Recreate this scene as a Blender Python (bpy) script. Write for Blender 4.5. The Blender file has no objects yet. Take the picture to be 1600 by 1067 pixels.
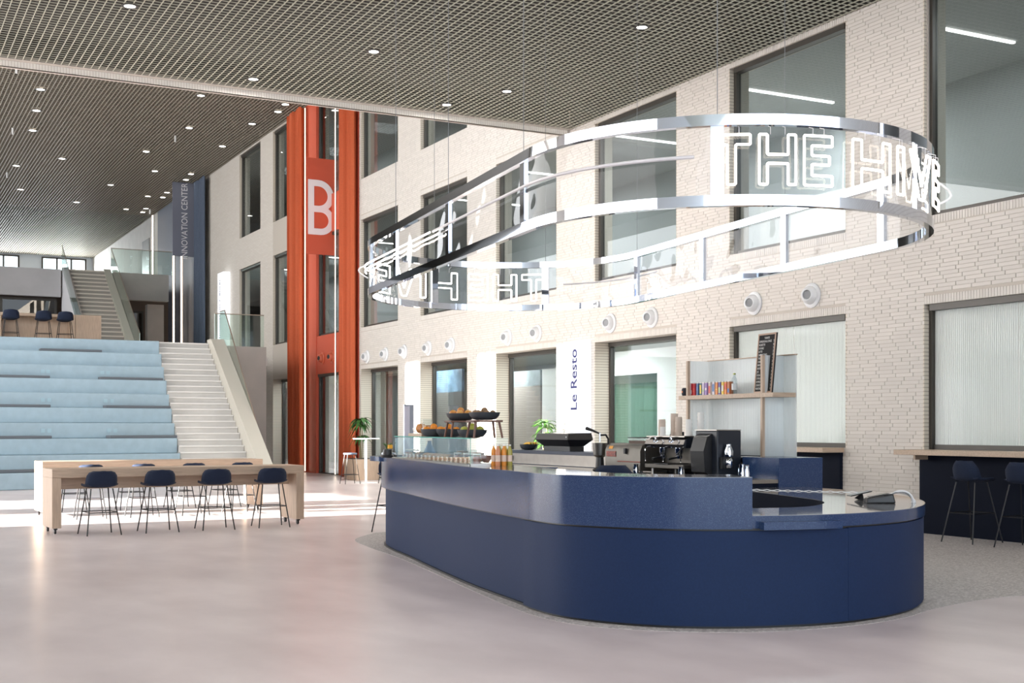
import bpy, math, random
from mathutils import Vector
random.seed(7)
SC = bpy.context.scene
COL = SC.collection
PI = math.pi

# ---------------------------------------------------------------- camera
# World axes: X = across the hall towards the brick wall, Y = along the wall away from the camera, Z up.
cam = bpy.data.cameras.new('camera')
cam.sensor_width = 36; cam.lens = 1975 / 1600 * 36; cam.shift_y = 0.0841
cam.clip_start = 0.1; cam.clip_end = 400
camo = bpy.data.objects.new('camera', cam); COL.objects.link(camo)
camo.location = (0, 0, 1.5); camo.rotation_euler = (PI / 2, 0, -math.radians(27.474))
SC.camera = camo
# ---------------------------------------------------------------- sky, sun, daylight, exposure
w = bpy.data.worlds.new('sky'); SC.world = w; w.use_nodes = True
bg = w.node_tree.nodes['Background']; bg.inputs[0].default_value = (0.80, 0.90, 1.0, 1); bg.inputs[1].default_value = 2.4
def area(name, loc, rot, sx, sy, power, col):
    l = bpy.data.lights.new(name, 'AREA'); l.shape = 'RECTANGLE'; l.size = sx; l.size_y = sy; l.energy = power; l.color = col
    o = bpy.data.objects.new(name, l); COL.objects.link(o); o.location = loc; o.rotation_euler = rot; return o
sun = bpy.data.lights.new('sun', 'SUN'); sun.energy = 42; sun.angle = math.radians(0.5); sun.color = (1, .95, .87)
so = bpy.data.objects.new('sun', sun); COL.objects.link(so)
so.rotation_euler = Vector((1, 0.0, -0.17)).to_track_quat('-Z', 'Y').to_euler()
EAST = (0, -PI / 2, 0)   # light shining towards +X
area('window_daylight', (-8.6, 33, 5.8), EAST, 11, 24, 2900, (1, .985, .965))
area('window_daylight', (-8.6, 10, 6.1), EAST, 3, 16, 380, (1, .95, .95))  # added fill lamp brightening the beam edge; no window at this spot
area('window_daylight', (3, -7.5, 4.0), (PI/2,0,PI), 24, 9, 2000, (.84, .91, 1))
area('window_daylight', (-8.6, 55, 8), EAST, 7, 24, 1500, (.95, .97, 1))  # added fill lamp for the far end; facade has no opening here
area('window_daylight', (9, 83.6, 10.3), (PI/2,0,0), 8, 3, 900, (.92,.97,1)).rotation_euler = (-PI/2,0,0)
SC.view_settings.view_transform = 'Standard'; SC.view_settings.look = 'None'
SC.view_settings.gamma = 1; SC.view_settings.use_curve_mapping = False
SC.view_settings.exposure = 0.45

# ---------------------------------------------------------------- helpers
class G:
    def __init__(s): s.v = []; s.f = []
    def add(s, vs, fs):
        n = len(s.v); s.v += [tuple(p) for p in vs]; s.f += [tuple(i + n for i in f) for f in fs]; return s
    def box(s, x0, y0, z0, x1, y1, z1):
        return s.add([(x0,y0,z0),(x1,y0,z0),(x1,y1,z0),(x0,y1,z0),(x0,y0,z1),(x1,y0,z1),(x1,y1,z1),(x0,y1,z1)],
            [(0,3,2,1),(4,5,6,7),(0,1,5,4),(1,2,6,5),(2,3,7,6),(3,0,4,7)])
    def cbox(s, c, d, rz=0, rx=0, ry=0):
        from mathutils import Euler
        m = Euler((rx, ry, rz)).to_matrix(); c = Vector(c); vs = []
        for sx, sy, sz in ((-1,-1,-1),(1,-1,-1),(1,1,-1),(-1,1,-1),(-1,-1,1),(1,-1,1),(1,1,1),(-1,1,1)):
            vs.append(c + m @ Vector((sx*d[0]/2, sy*d[1]/2, sz*d[2]/2)))
        return s.add(vs, [(0,3,2,1),(4,5,6,7),(0,1,5,4),(1,2,6,5),(2,3,7,6),(3,0,4,7)])
    def prism(s, poly, z0, z1):
        n = len(poly)
        s.add([(x,y,z0) for x,y in poly] + [(x,y,z1) for x,y in poly],
            [tuple(range(n-1,-1,-1)), tuple(range(n,2*n))] + [(i,(i+1)%n,n+(i+1)%n,n+i) for i in range(n)])
        return s
    def strip(s, A, B, z0, z1):
        # solid between two open polylines of equal length
        n = len(A); vs = []
        for (a, b) in zip(A, B): vs += [(a[0],a[1],z0),(b[0],b[1],z0),(b[0],b[1],z1),(a[0],a[1],z1)]
        fs = []
        for i in range(n-1):
            k = 4*i
            for j in range(4): fs.append((k+j, k+(j+1)%4, k+4+(j+1)%4, k+4+j))
        fs += [(3,2,1,0), (4*n-4,4*n-3,4*n-2,4*n-1)]
        return s.add(vs, fs)
    def tube(s, pts, r, n=8, closed=False, caps=True):
        pts = [Vector(p) for p in pts]; m = len(pts); vs = []; up = None
        rr = r if isinstance(r, (list, tuple)) else [r]*m
        for i, p in enumerate(pts):
            a = pts[(i-1) % m] if (closed or i > 0) else p
            b = pts[(i+1) % m] if (closed or i < m-1) else p
            t = (b - a)
            if t.length < 1e-9: t = Vector((0,0,1))
            t.normalize()
            if up is None:
                up = Vector((0,0,1)) if abs(t.z) < .9 else Vector((1,0,0))
            e = up - t * up.dot(t)
            if e.length < 1e-6:
                e = t.orthogonal()
            e.normalize(); g = t.cross(e); up = e
            for k in range(n):
                q = 2*PI*k/n; vs.append(p + (e*math.cos(q) + g*math.sin(q))*rr[i])
        fs = []
        for i in range(m if closed else m-1):
            j = (i+1) % m
            for k in range(n): fs.append((i*n+k, i*n+(k+1)%n, j*n+(k+1)%n, j*n+k))
        if caps and not closed: fs += [tuple(range(n-1,-1,-1)), tuple((m-1)*n+k for k in range(n))]
        return s.add(vs, fs)
    def lathe(s, prof, c=(0,0,0), n=16, cap0=True, cap1=True, sx=1, sy=1):
        vs = []; m = len(prof)
        for (r, z) in prof:
            for k in range(n):
                q = 2*PI*k/n; vs.append((c[0]+r*sx*math.cos(q), c[1]+r*sy*math.sin(q), c[2]+z))
        fs = [(i*n+k, i*n+(k+1)%n, (i+1)*n+(k+1)%n, (i+1)*n+k) for i in range(m-1) for k in range(n)]
        if cap0: fs.append(tuple(range(n-1,-1,-1)))
        if cap1: fs.append(tuple((m-1)*n+k for k in range(n)))
        return s.add(vs, fs)
    def ball(s, c, r, n=10, m=6, sz=1):
        prof = [(r*math.sin(PI*i/m) if 0 < i < m else r*.02, -r*sz*math.cos(PI*i/m)) for i in range(m+1)]
        return s.lathe(prof, c, n)
    def build(s, name, mat, parent=None, smooth=False, bevel=0, mesh_only=False):
        me = bpy.data.meshes.new(name); me.from_pydata(s.v, [], s.f); me.update()
        if mat: me.materials.append(mat)
        if smooth:
            me.polygons.foreach_set('use_smooth', [True]*len(me.polygons))
            if hasattr(me, 'set_sharp_from_angle'): me.set_sharp_from_angle(angle=math.radians(40))
        if mesh_only: return me
        o = bpy.data.objects.new(name, me); COL.objects.link(o)
        if parent: o.parent = parent
        if bevel:
            b = o.modifiers.new('b', 'BEVEL'); b.width = bevel; b.segments = 2; b.limit_method = 'ANGLE'
        return o
def tag(o, label=None, cat=None, group=None, kind=None):
    if label: o['label'] = label
    if cat: o['category'] = cat
    if group: o['group'] = group
    if kind: o['kind'] = kind
    return o
def thing(name, label, cat, loc=(0,0,0), rz=0, group=None, kind=None):
    o = bpy.data.objects.new(name, None); COL.objects.link(o); o.empty_display_size = .1
    o.location = loc; o.rotation_euler = (0,0,rz)
    return tag(o, label, cat, group, kind)
def struct(name, g, m, label, **k):
    return tag(g.build(name, m, **k), label, None, None, 'structure')
def sroot(name, label, loc=(0,0,0), rz=0):
    return thing(name, label, None, loc, rz, None, 'structure')
def dup(root, loc, rz, label, group=None):
    r = root.copy(); COL.objects.link(r); r.location = loc; r.rotation_euler = (0,0,rz); r['label'] = label
    if group: r['group'] = group
    for ch in list(root.children):
        c = ch.copy(); COL.objects.link(c); c.parent = r
        for gch in list(ch.children):
            d = gch.copy(); COL.objects.link(d); d.parent = c
    return r
def spline(P, k=8, closed=False):
    out = []; n = len(P)
    for i in range(n if closed else n-1):
        if closed: a,b,c,d = P[(i-1)%n],P[i],P[(i+1)%n],P[(i+2)%n]
        else: a,b,c,d = P[max(i-1,0)],P[i],P[i+1],P[min(i+2,n-1)]
        for j in range(k):
            t = j/k
            out.append(tuple(.5*((2*b[q])+(-a[q]+c[q])*t+(2*a[q]-5*b[q]+4*c[q]-d[q])*t*t+(-a[q]+3*b[q]-3*c[q]+d[q])*t**3) for q in range(len(b))))
    if not closed: out.append(tuple(P[-1]))
    return out
def offset(P, d):
    # to the left of travel for positive d
    out = []; n = len(P)
    for i in range(n):
        a = P[max(i-1,0)]; b = P[min(i+1,n-1)]
        tx, ty = b[0]-a[0], b[1]-a[1]; l = math.hypot(tx,ty) or 1
        out.append((P[i][0]-ty/l*d, P[i][1]+tx/l*d))
    return out
# ---------------------------------------------------------------- materials
MATS = {}
def mat(name, col, rough=.5, metal=0, noise=0, scale=8, bump=0, bscale=60, spec=.5, stretch=None, col2=None, coat=0, emis=None, estr=0, trans=0, alpha=1, sheen=0, island=0):
    if name in MATS: return MATS[name]
    m = bpy.data.materials.new(name); m.use_nodes = True; MATS[name] = m
    nt = m.node_tree; b = nt.nodes['Principled BSDF']
    b.inputs['Base Color'].default_value = (*col, 1); b.inputs['Roughness'].default_value = rough; b.inputs['Metallic'].default_value = metal
    b.inputs['Specular IOR Level'].default_value = spec; b.inputs['Coat Weight'].default_value = coat
    b.inputs['Transmission Weight'].default_value = trans; b.inputs['Alpha'].default_value = alpha
    b.inputs['Sheen Weight'].default_value = sheen
    if emis: b.inputs['Emission Color'].default_value = (*emis, 1); b.inputs['Emission Strength'].default_value = estr
    tc = None
    if noise or bump:
        tc = nt.nodes.new('ShaderNodeTexCoord'); mp = nt.nodes.new('ShaderNodeMapping')
        nt.links.new(tc.outputs['Object'], mp.inputs[0])
        if stretch: mp.inputs['Scale'].default_value = stretch
    last = None
    if noise:
        n = nt.nodes.new('ShaderNodeTexNoise'); n.inputs['Scale'].default_value = scale; n.inputs['Detail'].default_value = 5
        nt.links.new(mp.outputs[0], n.inputs[0])
        r = nt.nodes.new('ShaderNodeValToRGB'); c2 = col2 or tuple(c*(1-noise) for c in col)
        r.color_ramp.elements[0].position = .32; r.color_ramp.elements[1].position = .68
        r.color_ramp.elements[0].color = (*c2, 1); r.color_ramp.elements[1].color = (*col, 1)
        nt.links.new(n.outputs['Fac'], r.inputs[0]); last = r.outputs[0]
        nt.links.new(last, b.inputs['Base Color'])
    if island:
        gm = nt.nodes.new('ShaderNodeNewGeometry'); oi = nt.nodes.new('ShaderNodeObjectInfo'); ad = nt.nodes.new('ShaderNodeMath')
        ad.operation = 'ADD'; nt.links.new(gm.outputs['Random Per Island'], ad.inputs[0]); nt.links.new(oi.outputs['Random'], ad.inputs[1])
        fr = nt.nodes.new('ShaderNodeMath'); fr.operation = 'FRACT'; nt.links.new(ad.outputs[0], fr.inputs[0])
        r = nt.nodes.new('ShaderNodeValToRGB')
        r.color_ramp.elements[0].color = (*[c*(1-island) for c in col], 1); r.color_ramp.elements[1].color = (*col, 1)
        nt.links.new(fr.outputs[0], r.inputs[0]); nt.links.new(r.outputs[0], b.inputs['Base Color'])
    if bump:
        n = nt.nodes.new('ShaderNodeTexNoise'); n.inputs['Scale'].default_value = bscale; n.inputs['Detail'].default_value = 4
        nt.links.new(mp.outputs[0], n.inputs[0]); bp = nt.nodes.new('ShaderNodeBump'); bp.inputs['Strength'].default_value = bump
        bp.inputs['Distance'].default_value = .01
        nt.links.new(n.outputs['Fac'], bp.inputs['Height']); nt.links.new(bp.outputs[0], b.inputs['Normal'])
    return m
def emit(name, col, s):
    if name in MATS: return MATS[name]
    m = bpy.data.materials.new(name); m.use_nodes = True; MATS[name] = m; nt = m.node_tree
    nt.nodes.remove(nt.nodes['Principled BSDF']); e = nt.nodes.new('ShaderNodeEmission')
    e.inputs[0].default_value = (*col, 1); e.inputs[1].default_value = s
    nt.links.new(e.outputs[0], nt.nodes['Material Output'].inputs[0]); return m
def glass(name, tint=(.9,.94,.94), ior=1.45, rough=0.0, wave=0, wscale=3, haze=0, hcol=(.8,.85,.83)):
    if name in MATS: return MATS[name]
    m = bpy.data.materials.new(name); m.use_nodes = True; MATS[name] = m; nt = m.node_tree
    nt.nodes.remove(nt.nodes['Principled BSDF']); N = nt.nodes.new; L = nt.links.new
    t = N('ShaderNodeBsdfTransparent'); t.inputs[0].default_value = (*tint, 1)
    g = N('ShaderNodeBsdfGlossy'); g.inputs['Roughness'].default_value = rough; g.inputs[0].default_value = (1,1,1,1)
    f = N('ShaderNodeLayerWeight'); f.inputs[0].default_value = .5; r0 = ((ior-1)/(ior+1))**2*1.25
    pw = N('ShaderNodeMath'); pw.operation = 'POWER'; pw.inputs[1].default_value = 5; L(f.outputs['Facing'], pw.inputs[0])
    ma = N('ShaderNodeMath'); ma.operation = 'MULTIPLY_ADD'; ma.inputs[1].default_value = 1-r0; ma.inputs[2].default_value = r0; L(pw.outputs[0], ma.inputs[0])
    mx = N('ShaderNodeMixShader'); L(ma.outputs[0], mx.inputs[0]); L(g.outputs[0], mx.inputs[2])
    src = t.outputs[0]
    if haze:
        d = N('ShaderNodeBsdfTranslucent'); d.inputs[0].default_value = (*hcol, 1); d2 = N('ShaderNodeBsdfDiffuse'); d2.inputs[0].default_value = (*hcol, 1)
        m0 = N('ShaderNodeMixShader'); m0.inputs[0].default_value = .5; L(d.outputs[0], m0.inputs[1]); L(d2.outputs[0], m0.inputs[2])
        m1 = N('ShaderNodeMixShader'); m1.inputs[0].default_value = haze; L(t.outputs[0], m1.inputs[1]); L(m0.outputs[0], m1.inputs[2]); src = m1.outputs[0]
    L(src, mx.inputs[1])
    if wave:
        tc = N('ShaderNodeTexCoord'); n = N('ShaderNodeTexNoise'); n.inputs['Scale'].default_value = wscale; n.inputs['Detail'].default_value = 1
        L(tc.outputs['Object'], n.inputs[0]); bp = N('ShaderNodeBump'); bp.inputs['Strength'].default_value = wave; bp.inputs['Distance'].default_value = .1
        L(n.outputs['Fac'], bp.inputs['Height']); L(bp.outputs[0], g.inputs['Normal']); pass
    L(mx.outputs[0], nt.nodes['Material Output'].inputs[0]); return m

def floor_mat():
    m = mat('polished_concrete', (.80,.715,.715), .29, noise=1, scale=1.3, col2=(.62,.54,.54), spec=.4, stretch=(1,.5,1))
    m.node_tree.nodes['Noise Texture'].inputs['Detail'].default_value = 7
    m.node_tree.nodes['Color Ramp'].color_ramp.elements[0].position = .3; m.node_tree.nodes['Color Ramp'].color_ramp.elements[1].position = .7
    return m
def speckle(name, col, spk, rough, scale=260, thr=.72, spec=.5, amount=1):
    m = mat(name, col, rough, spec=spec); nt = m.node_tree; b = nt.nodes['Principled BSDF']; N = nt.nodes.new; L = nt.links.new
    tc = N('ShaderNodeTexCoord'); v = N('ShaderNodeTexVoronoi'); v.inputs['Scale'].default_value = scale; L(tc.outputs['Object'], v.inputs['Vector'])
    r = N('ShaderNodeValToRGB'); r.color_ramp.interpolation = 'CONSTANT'; r.color_ramp.elements[0].color = (*col,1); r.color_ramp.elements[1].position = thr; r.color_ramp.elements[1].color = (*spk,1)
    s = N('ShaderNodeSeparateColor'); L(v.outputs['Color'], s.inputs[0]); L(s.outputs[0], r.inputs[0]); L(r.outputs[0], b.inputs['Base Color']); return m
def brick_far_mat():
    m = mat('brick_far', (.66,.61,.55), .8); nt = m.node_tree; b = nt.nodes['Principled BSDF']; N = nt.nodes.new; L = nt.links.new
    tc = N('ShaderNodeTexCoord'); sp = N('ShaderNodeSeparateXYZ'); cb = N('ShaderNodeCombineXYZ'); br = N('ShaderNodeTexBrick')
    L(tc.outputs['Object'], sp.inputs[0]); L(sp.outputs[1], cb.inputs[0]); L(sp.outputs[2], cb.inputs[1]); L(cb.outputs[0], br.inputs[0])
    br.inputs['Color1'].default_value = (.68,.635,.575,1); br.inputs['Color2'].default_value = (.64,.59,.53,1); br.inputs['Mortar'].default_value = (.52,.47,.42,1)
    br.inputs['Scale'].default_value = 1; br.inputs['Mortar Size'].default_value = .006; br.inputs['Brick Width'].default_value = .34; br.inputs['Row Height'].default_value = .056
    L(br.outputs[0], b.inputs['Base Color']); return m

M_floor = floor_mat()
M_inlay = speckle('gravel_terrazzo', (.40,.37,.36), (.58,.55,.53), .55, 55, .55)
M_brick = mat('cream_brick', (.69,.65,.60), .75, island=.07)
M_mortar = mat('mortar', (.53,.48,.42), .9)
M_brickfar = brick_far_mat()
M_white = mat('white_plaster', (.80,.79,.77), .7)
M_lgrey = mat('light_grey_plaster', (.62,.62,.61), .7)
M_conc = mat('concrete', (.46,.43,.40), .7, noise=.14, scale=1.2)
M_conc2 = mat('stair_concrete', (.62,.60,.57), .7, noise=.1, scale=2.2)
M_grid = mat('ceiling_grid_paint', (.46,.45,.37), .45)
M_plenum = mat('plenum_dark', (.03,.027,.022), .9)
M_grid2 = mat('far_grid_paint', (.30,.27,.22), .5)
M_plenum2 = mat('far_plenum', (.13,.115,.095), .8)
M_frame = mat('dark_bronze_frame', (.065,.058,.05), .4, metal=.3)
M_black = mat('black_metal', (.012,.012,.014), .4, metal=.2)
M_blackpl = mat('black_plastic', (.014,.014,.016), .35)
M_navy = mat('navy_laminate', (.011,.028,.085), .6, spec=.2, noise=.12, scale=60)
M_navytop = speckle('navy_terrazzo', (.017,.040,.115), (.065,.12,.23), .17, 420, .90, spec=.4)
M_navypanel = mat('navy_panel', (.004,.007,.018), .7, spec=.15)
M_oak = mat('oak', (.56,.42,.31), .45, noise=.2, scale=3, stretch=(1.2,14,14), bump=.05)
M_oakv = mat('oak_vertical', (.56,.42,.31), .45, noise=.2, scale=3, stretch=(14,14,1.2), bump=.05)
M_walnut = mat('walnut', (.16,.065,.04), .4, noise=.3, scale=6, stretch=(8,8,1))
M_fabric = mat('navy_felt', (.010,.020,.052), .9, noise=.3, scale=120, bump=.2, bscale=300)
M_blue = mat('blue_carpet', (.37,.49,.57), .95, noise=.09, scale=5, bump=.15, bscale=150)
M_cush = mat('dark_grey_cushion', (.13,.145,.165), .9)
M_orange = mat('orange_curtain', (.56,.105,.030), .75, noise=.12, scale=30)
M_orangewall = mat('orange_paint', (.58,.095,.045), .55)
M_bluecur = mat('slate_blue_curtain', (.085,.11,.16), .85, noise=.15, scale=30)
M_bluewall = mat('slate_blue_paint', (.13,.15,.20), .6)
M_signblue = mat('slate_sign', (.17,.18,.23), .6)
M_chrome = mat('chrome', (.64,.68,.76), .03, metal=1)
M_steel = mat('brushed_steel', (.34,.315,.29), .30, metal=1, noise=.1, scale=8, stretch=(60,1,1))
M_dsteel = mat('dark_steel', (.13,.12,.105), .42, metal=.7, noise=.12, scale=6)
M_whitepl = mat('white_enamel', (.80,.81,.82), .35)
M_redpl = mat('orange_enamel', (.55,.12,.06), .35)
M_grey = mat('grey_rubber', (.25,.26,.27), .6)
M_leaf = mat('leaf_green', (.06,.17,.03), .5, noise=.5, scale=20, col2=(.02,.075,.015))
M_leaf2 = mat('leaf_bright', (.10,.26,.04), .5, noise=.5, scale=20, col2=(.04,.14,.02))
M_stem = mat('plant_stem', (.20,.15,.07), .7)
M_pot = mat('slate_bowl', (.045,.052,.062), .45)
M_paper = mat('white_paper', (.80,.79,.76), .7)
M_gl = glass('window_glass', (.80,.84,.84))
M_glcl = glass('clear_glass', (.95,.98,.97), 1.4)
M_glgreen = glass('balustrade_glass', (.84,.90,.87), 1.45)
M_acryl = glass('acrylic_band', (.97,.98,.99), 1.33, wave=.35, wscale=2.0)
M_reed = glass('reeded_glass', (.9,.95,.93), 1.45, rough=.03, haze=.93, hcol=(.80,.87,.84))
M_poly = glass('polycarbonate', (.94,.97,.98), 1.4, rough=.25, haze=.52, hcol=(.93,.96,.97))
M_gledge = mat('green_glass_edge', (.10,.42,.33), .2)
M_neon = emit('neon_tube', (1, .90, .80), 8)
M_led = emit('led_strip', (1, .80, .62), 5)
M_spot = emit('downlight', (1, .95, .88), 9)
M_box = emit('lightbox', (.92, .95, 1), 1.25)
M_lin = emit('linear_lamp', (1, .96, .9), 6)
M_tubeoff = mat('frosted_tube', (.72,.70,.72), .3)
M_ink = mat('dark_blue_ink', (.03,.03,.16), .5)
M_skyglow = None

def text(s, size, name, m, parent, loc, rot, depth=.004, align='CENTER', sx=1, bold=0):
    c = bpy.data.curves.new('t', 'FONT'); c.body = s; c.size = size; c.extrude = depth/2; c.align_x = align; c.align_y = 'CENTER'; c.offset = bold; c.resolution_u = 3
    o = bpy.data.objects.new('t', c); COL.objects.link(o)
    dg = bpy.context.evaluated_depsgraph_get(); me = bpy.data.meshes.new_from_object(o.evaluated_get(dg)); me.name = name
    bpy.data.objects.remove(o); me.materials.clear(); me.materials.append(m)
    n = bpy.data.objects.new(name, me); COL.objects.link(n); n.location = loc; n.rotation_euler = rot; n.scale = (sx,1,1)
    if parent: n.parent = parent
    return n
TOCAM = (PI/2, 0, 0)            # text on a face looking towards -Y (reads left to right along +X)
TOWEST = (PI/2, 0, -PI/2)       # text on a face looking towards -X (reads along -Y)

# ================================================================ SHELL
WX = 13.5
fl = struct('floor', G().box(-9.2, -8, -.12, 20.5, 95, 0), M_floor, 'polished beige pink concrete floor of the hall')
zone = spline([(6.6,16.9),(5.95,16.0),(5.72,14.9),(5.54,13.4),(5.31,12.0),(5.06,10.6),(4.88,9.5),(4.81,8.75),(4.90,8.25),(5.16,7.87),(5.52,7.57),(6.0,7.36),(6.7,7.30),(7.35,7.42),(7.9,7.66),(8.6,7.86),(9.3,7.9),(10.4,7.6),(13.49,6.0)], 5) + [(13.49,17.2),(9.5,17.2)]
o = G().prism(zone, .0005, .003).build('terrazzo_inlay', M_inlay, fl); o['label'] = 'grey speckled terrazzo zone around the counter'

# --- right brick wall with openings
MOD = 4.508
lefts = [13.25 + MOD*i for i in range(-2, 10)]
ROWS = [(0.0, 3.25), (4.5, 7.74), (8.96, 12.25)]
BAY = (35.95, 42.6); BBAY = (54.1, 64.2)
openings = []                          # (u0,u1,z0,z1)
for i, l in enumerate(lefts):
    for r, (a, b) in enumerate(ROWS):
        if BBAY[0]-.5 < l < BBAY[1]: continue
        if 39.5 < l < 41.5: l0, l1 = 37.45, 39.9
        else: l0, l1 = l-2.9, l
        z0 = a
        if r == 0 and l < 20: z0 = 1.19
        openings.append((l0, l1, z0, b))
wr = sroot('wall_right', 'tall cream brick wall with three rows of windows')
g = G()
def wallrect(u0, u1, z0, z1, gg=g, x0=WX+.005, x1=WX+.42): gg.box(x0, u0, z0, x1, u1, z1)
us = sorted(set([-8.0, 57.0] + [q for op in openings for q in op[:2] if op[1] < 57]))
for a, b in zip(us[:-1], us[1:]):
    mid = (a+b)/2; zs = sorted([(op[2], op[3]) for op in openings if op[0] < mid < op[1]])
    z = 0
    for (p, q) in zs:
        if p > z: wallrect(a, b, z, p)
        z = q
    wallrect(a, b, z, 12.45)
back = g.build('wall_core', M_mortar, wr)
gf = G(); gf.box(WX+.004, 57.0, 0, WX+.42, 92, 12.45); gf.build('plaster_wall', M_conc2, wr)
# far brick (flat courses) for the distant part and hidden near part
gfar = G()
for a, b in zip(us[:-1], us[1:]):
    if b < 10.3 or a > 42.4:
        mid = (a+b)/2; zs = sorted([(op[2], op[3]) for op in openings if op[0] < mid < op[1]]); z = 0
        for (p, q) in zs + [(12.4, 12.4)]:
            if p > z+.01: gfar.box(WX, a, z, WX+.007, b, p)
            z = q
gfar.build('far_brickwork', M_brickfar, wr)
# bricks, course by course
ch, bl = .056, .34
bricks = []; near = []
def blocked(u0, u1, z0, z1):
    bl_ = []
    for (a, b, p, q) in openings:
        pp = p-.127 if p > .1 else p
        if p == 1.19: pp = 1.1
        if z1 > pp+.01 and z0 < q+.127-.01 and u1 > a and u0 < b: bl_.append((a, b))
    if u1 > BAY[0] and u0 < BAY[1]: bl_.append(BAY)
    return bl_
for c in range(int(12.35/ch)):
    z0 = c*ch; z1 = z0 + ch - .008
    umax = 36.4 if True else 0
    umin = 10.4
    if z0 > 7.82: umin = 23.5
    u = umin - random.choice((0, bl/3, 2*bl/3)) - bl*.15*(c % 2)
    while u < umax:
        s = [(u+.005, u+bl-.005)]
        for (a, b) in blocked(u, u+bl, z0, z1):
            ns = []
            for (p, q) in s:
                if q <= a or p >= b: ns.append((p, q)); continue
                if p < a-.03: ns.append((p, a))
                if q > b+.03: ns.append((b, q))
            s = ns
        for (p, q) in s:
            p = max(p, umin); q = min(q, 35.97)
            if q-p < .03: continue
            if abs(q-p-(bl-.01)) < 1e-4 and ((11.3 < u < 14.6 and z0 < 4.4) or (13.0 < u < 14.6 and z0 < 7.8)): near.append(((p+q)/2, z0))
            else: bricks.append((p, q, z0, z1))
        u += bl
near.sort(key=lambda t: (t[0]**2 + (t[1]-1.5)**2*1.0))
for (uc, z0) in near[300:]: bricks.append((uc-bl/2+.005, uc+bl/2-.005, z0, z0+ch-.008))
near = near[:300]
for (a, b, p, q) in openings:
    if b > 37 or b < 10.4: continue
    u = a+.004
    while u < b-.03:
        if not (q > 7 and a < 23 and False):
            if q < 12 and not (q > 8): bricks.append((u, u+.042, q+.002, q+.119))
            elif q > 8: bricks.append((u, u+.042, q+.002, q+.09))
        if p > 1.5 and not (p > 8 and a < 23): bricks.append((u, u+.042, p-.119, p-.002))
        u += .05
g = G()
for (p, q, z0, z1) in bricks:
    d = random.uniform(0, .0012)
    g.add([(WX-d,p,z0),(WX-d,q,z0),(WX-d,q,z1),(WX-d,p,z1),(WX+.0055,p,z0),(WX+.0055,q,z0),(WX+.0055,q,z1),(WX+.0055,p,z1)],
        [(0,3,2,1),(0,1,5,4),(1,2,6,5),(2,3,7,6),(3,0,4,7)])
o = g.build('brick_courses', M_brick, wr); o['kind'] = 'stuff'
bm_ = G().box(-.002, -bl/2+.005, 0, .009, bl/2-.005, ch-.008).build('brick', M_brick, mesh_only=True)
for (uc, z0) in near:
    o = bpy.data.objects.new('brick', bm_); COL.objects.link(o); o.parent = wr; o.location = (WX - random.uniform(0,.0012), uc, z0)

# --- windows
wn = 0
def reveal(u0, u1, z0, z1, d):
    gg = G(); t = .012
    gg.box(WX-.001, u1-.001, z0, WX+d, u1+.02, z1); gg.box(WX-.001, u0-.02, z0, WX+d, u0+.001, z1)
    return gg
M_reveal = mat('brick_reveal', (.62,.565,.47), .8)
if True:
    nt = M_reveal.node_tree; b = nt.nodes['Principled BSDF']; N = nt.nodes.new
    tc = N('ShaderNodeTexCoord'); wv = N('ShaderNodeTexWave'); wv.bands_direction = 'Z'; wv.inputs['Scale'].default_value = 2*PI/(.056*20)
    nt.links.new(tc.outputs['Object'], wv.inputs[0]); rr = N('ShaderNodeValToRGB'); rr.color_ramp.elements[0].position = .05; rr.color_ramp.elements[0].color = (.42,.37,.30,1)
    rr.color_ramp.elements[1].position = .3; rr.color_ramp.elements[1].color = (.66,.60,.50,1)
    nt.links.new(wv.outputs['Fac'], rr.inputs[0]); nt.links.new(rr.outputs[0], b.inputs['Base Color'])
rownames = ['ground floor', 'middle row', 'top row']
for (u0, u1, z0, z1) in sorted(openings, key=lambda t: (t[2] > 1.5, t[2], t[0])):
    if u1 > 57 or u1 < 9.5: continue
    row = 0 if z1 < 4 else (1 if z1 < 8 else 2)
    if row == 2 and u1 < 23: continue
    wn += 1
    inb = 37 < u0 < 40
    pos = int(round((u1-13.25)/MOD))
    nth = 'orange curtain bay' if inb else 'bay %s from the near end' % ['one','two','three','four','five','six','seven','eight','nine','ten'][max(pos,0)]
    d = .12 if (row > 0 or z0 > 1) else .37
    if inb: d = .1
    wnd = sroot('window_%d' % wn, 'dark framed %s window of the brick wall, %s' % (rownames[row], nth))
    rv = reveal(u0, u1, z0, z1, d).build('reveal', M_orangewall if inb else M_reveal, wnd)
    fx0, fx1 = WX+d, WX+d+.07; t = .07 if row else .06
    fr = G(); fr.box(fx0-.03, u1-t, z0, fx1, u1, z1); fr.box(fx0, u0, z0, fx1, u0+t, z1)
    top = .09
    fr.box(fx0-.08, u0+t, z1-top, fx1, u1-t, z1); fr.box(fx0, u0+t, z0, fx1, u1-t, z0+(.07 if z0 > 1 else .03))
    fr.build('window_frame', M_frame, wnd)
    gm = M_reed if (row == 0 and z0 > 1) else M_gl
    if gm is M_reed:
        um = u1-1.52
        for (p, q) in ((u0+t, um-.004), (um+.004, u1-t)):
            k = int((q-p)/.036); gg = G(); vs = []
            for i in range(k+1):
                for j in range(4):
                    uu = p + (q-p)*(i+j/4)/(k+1); vs.append((fx0+.03-.006*math.sin(PI*j/4), uu))
            vs.append((fx0+.03, q))
            n = len(vs); gg.add([(x,y,z0+.07) for x,y in vs]+[(x,y,z1-top) for x,y in vs], [(i,i+1,n+i+1,n+i) for i in range(n-1)])
            pn = gg.build('pane', M_reed, wnd); pn['label'] = 'white reeded translucent pane'
    else:
        G().box(fx0+.03, u0+t, z0+.03, fx0+.042, u1-t, z1-top).build('pane', gm, wnd)

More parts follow.
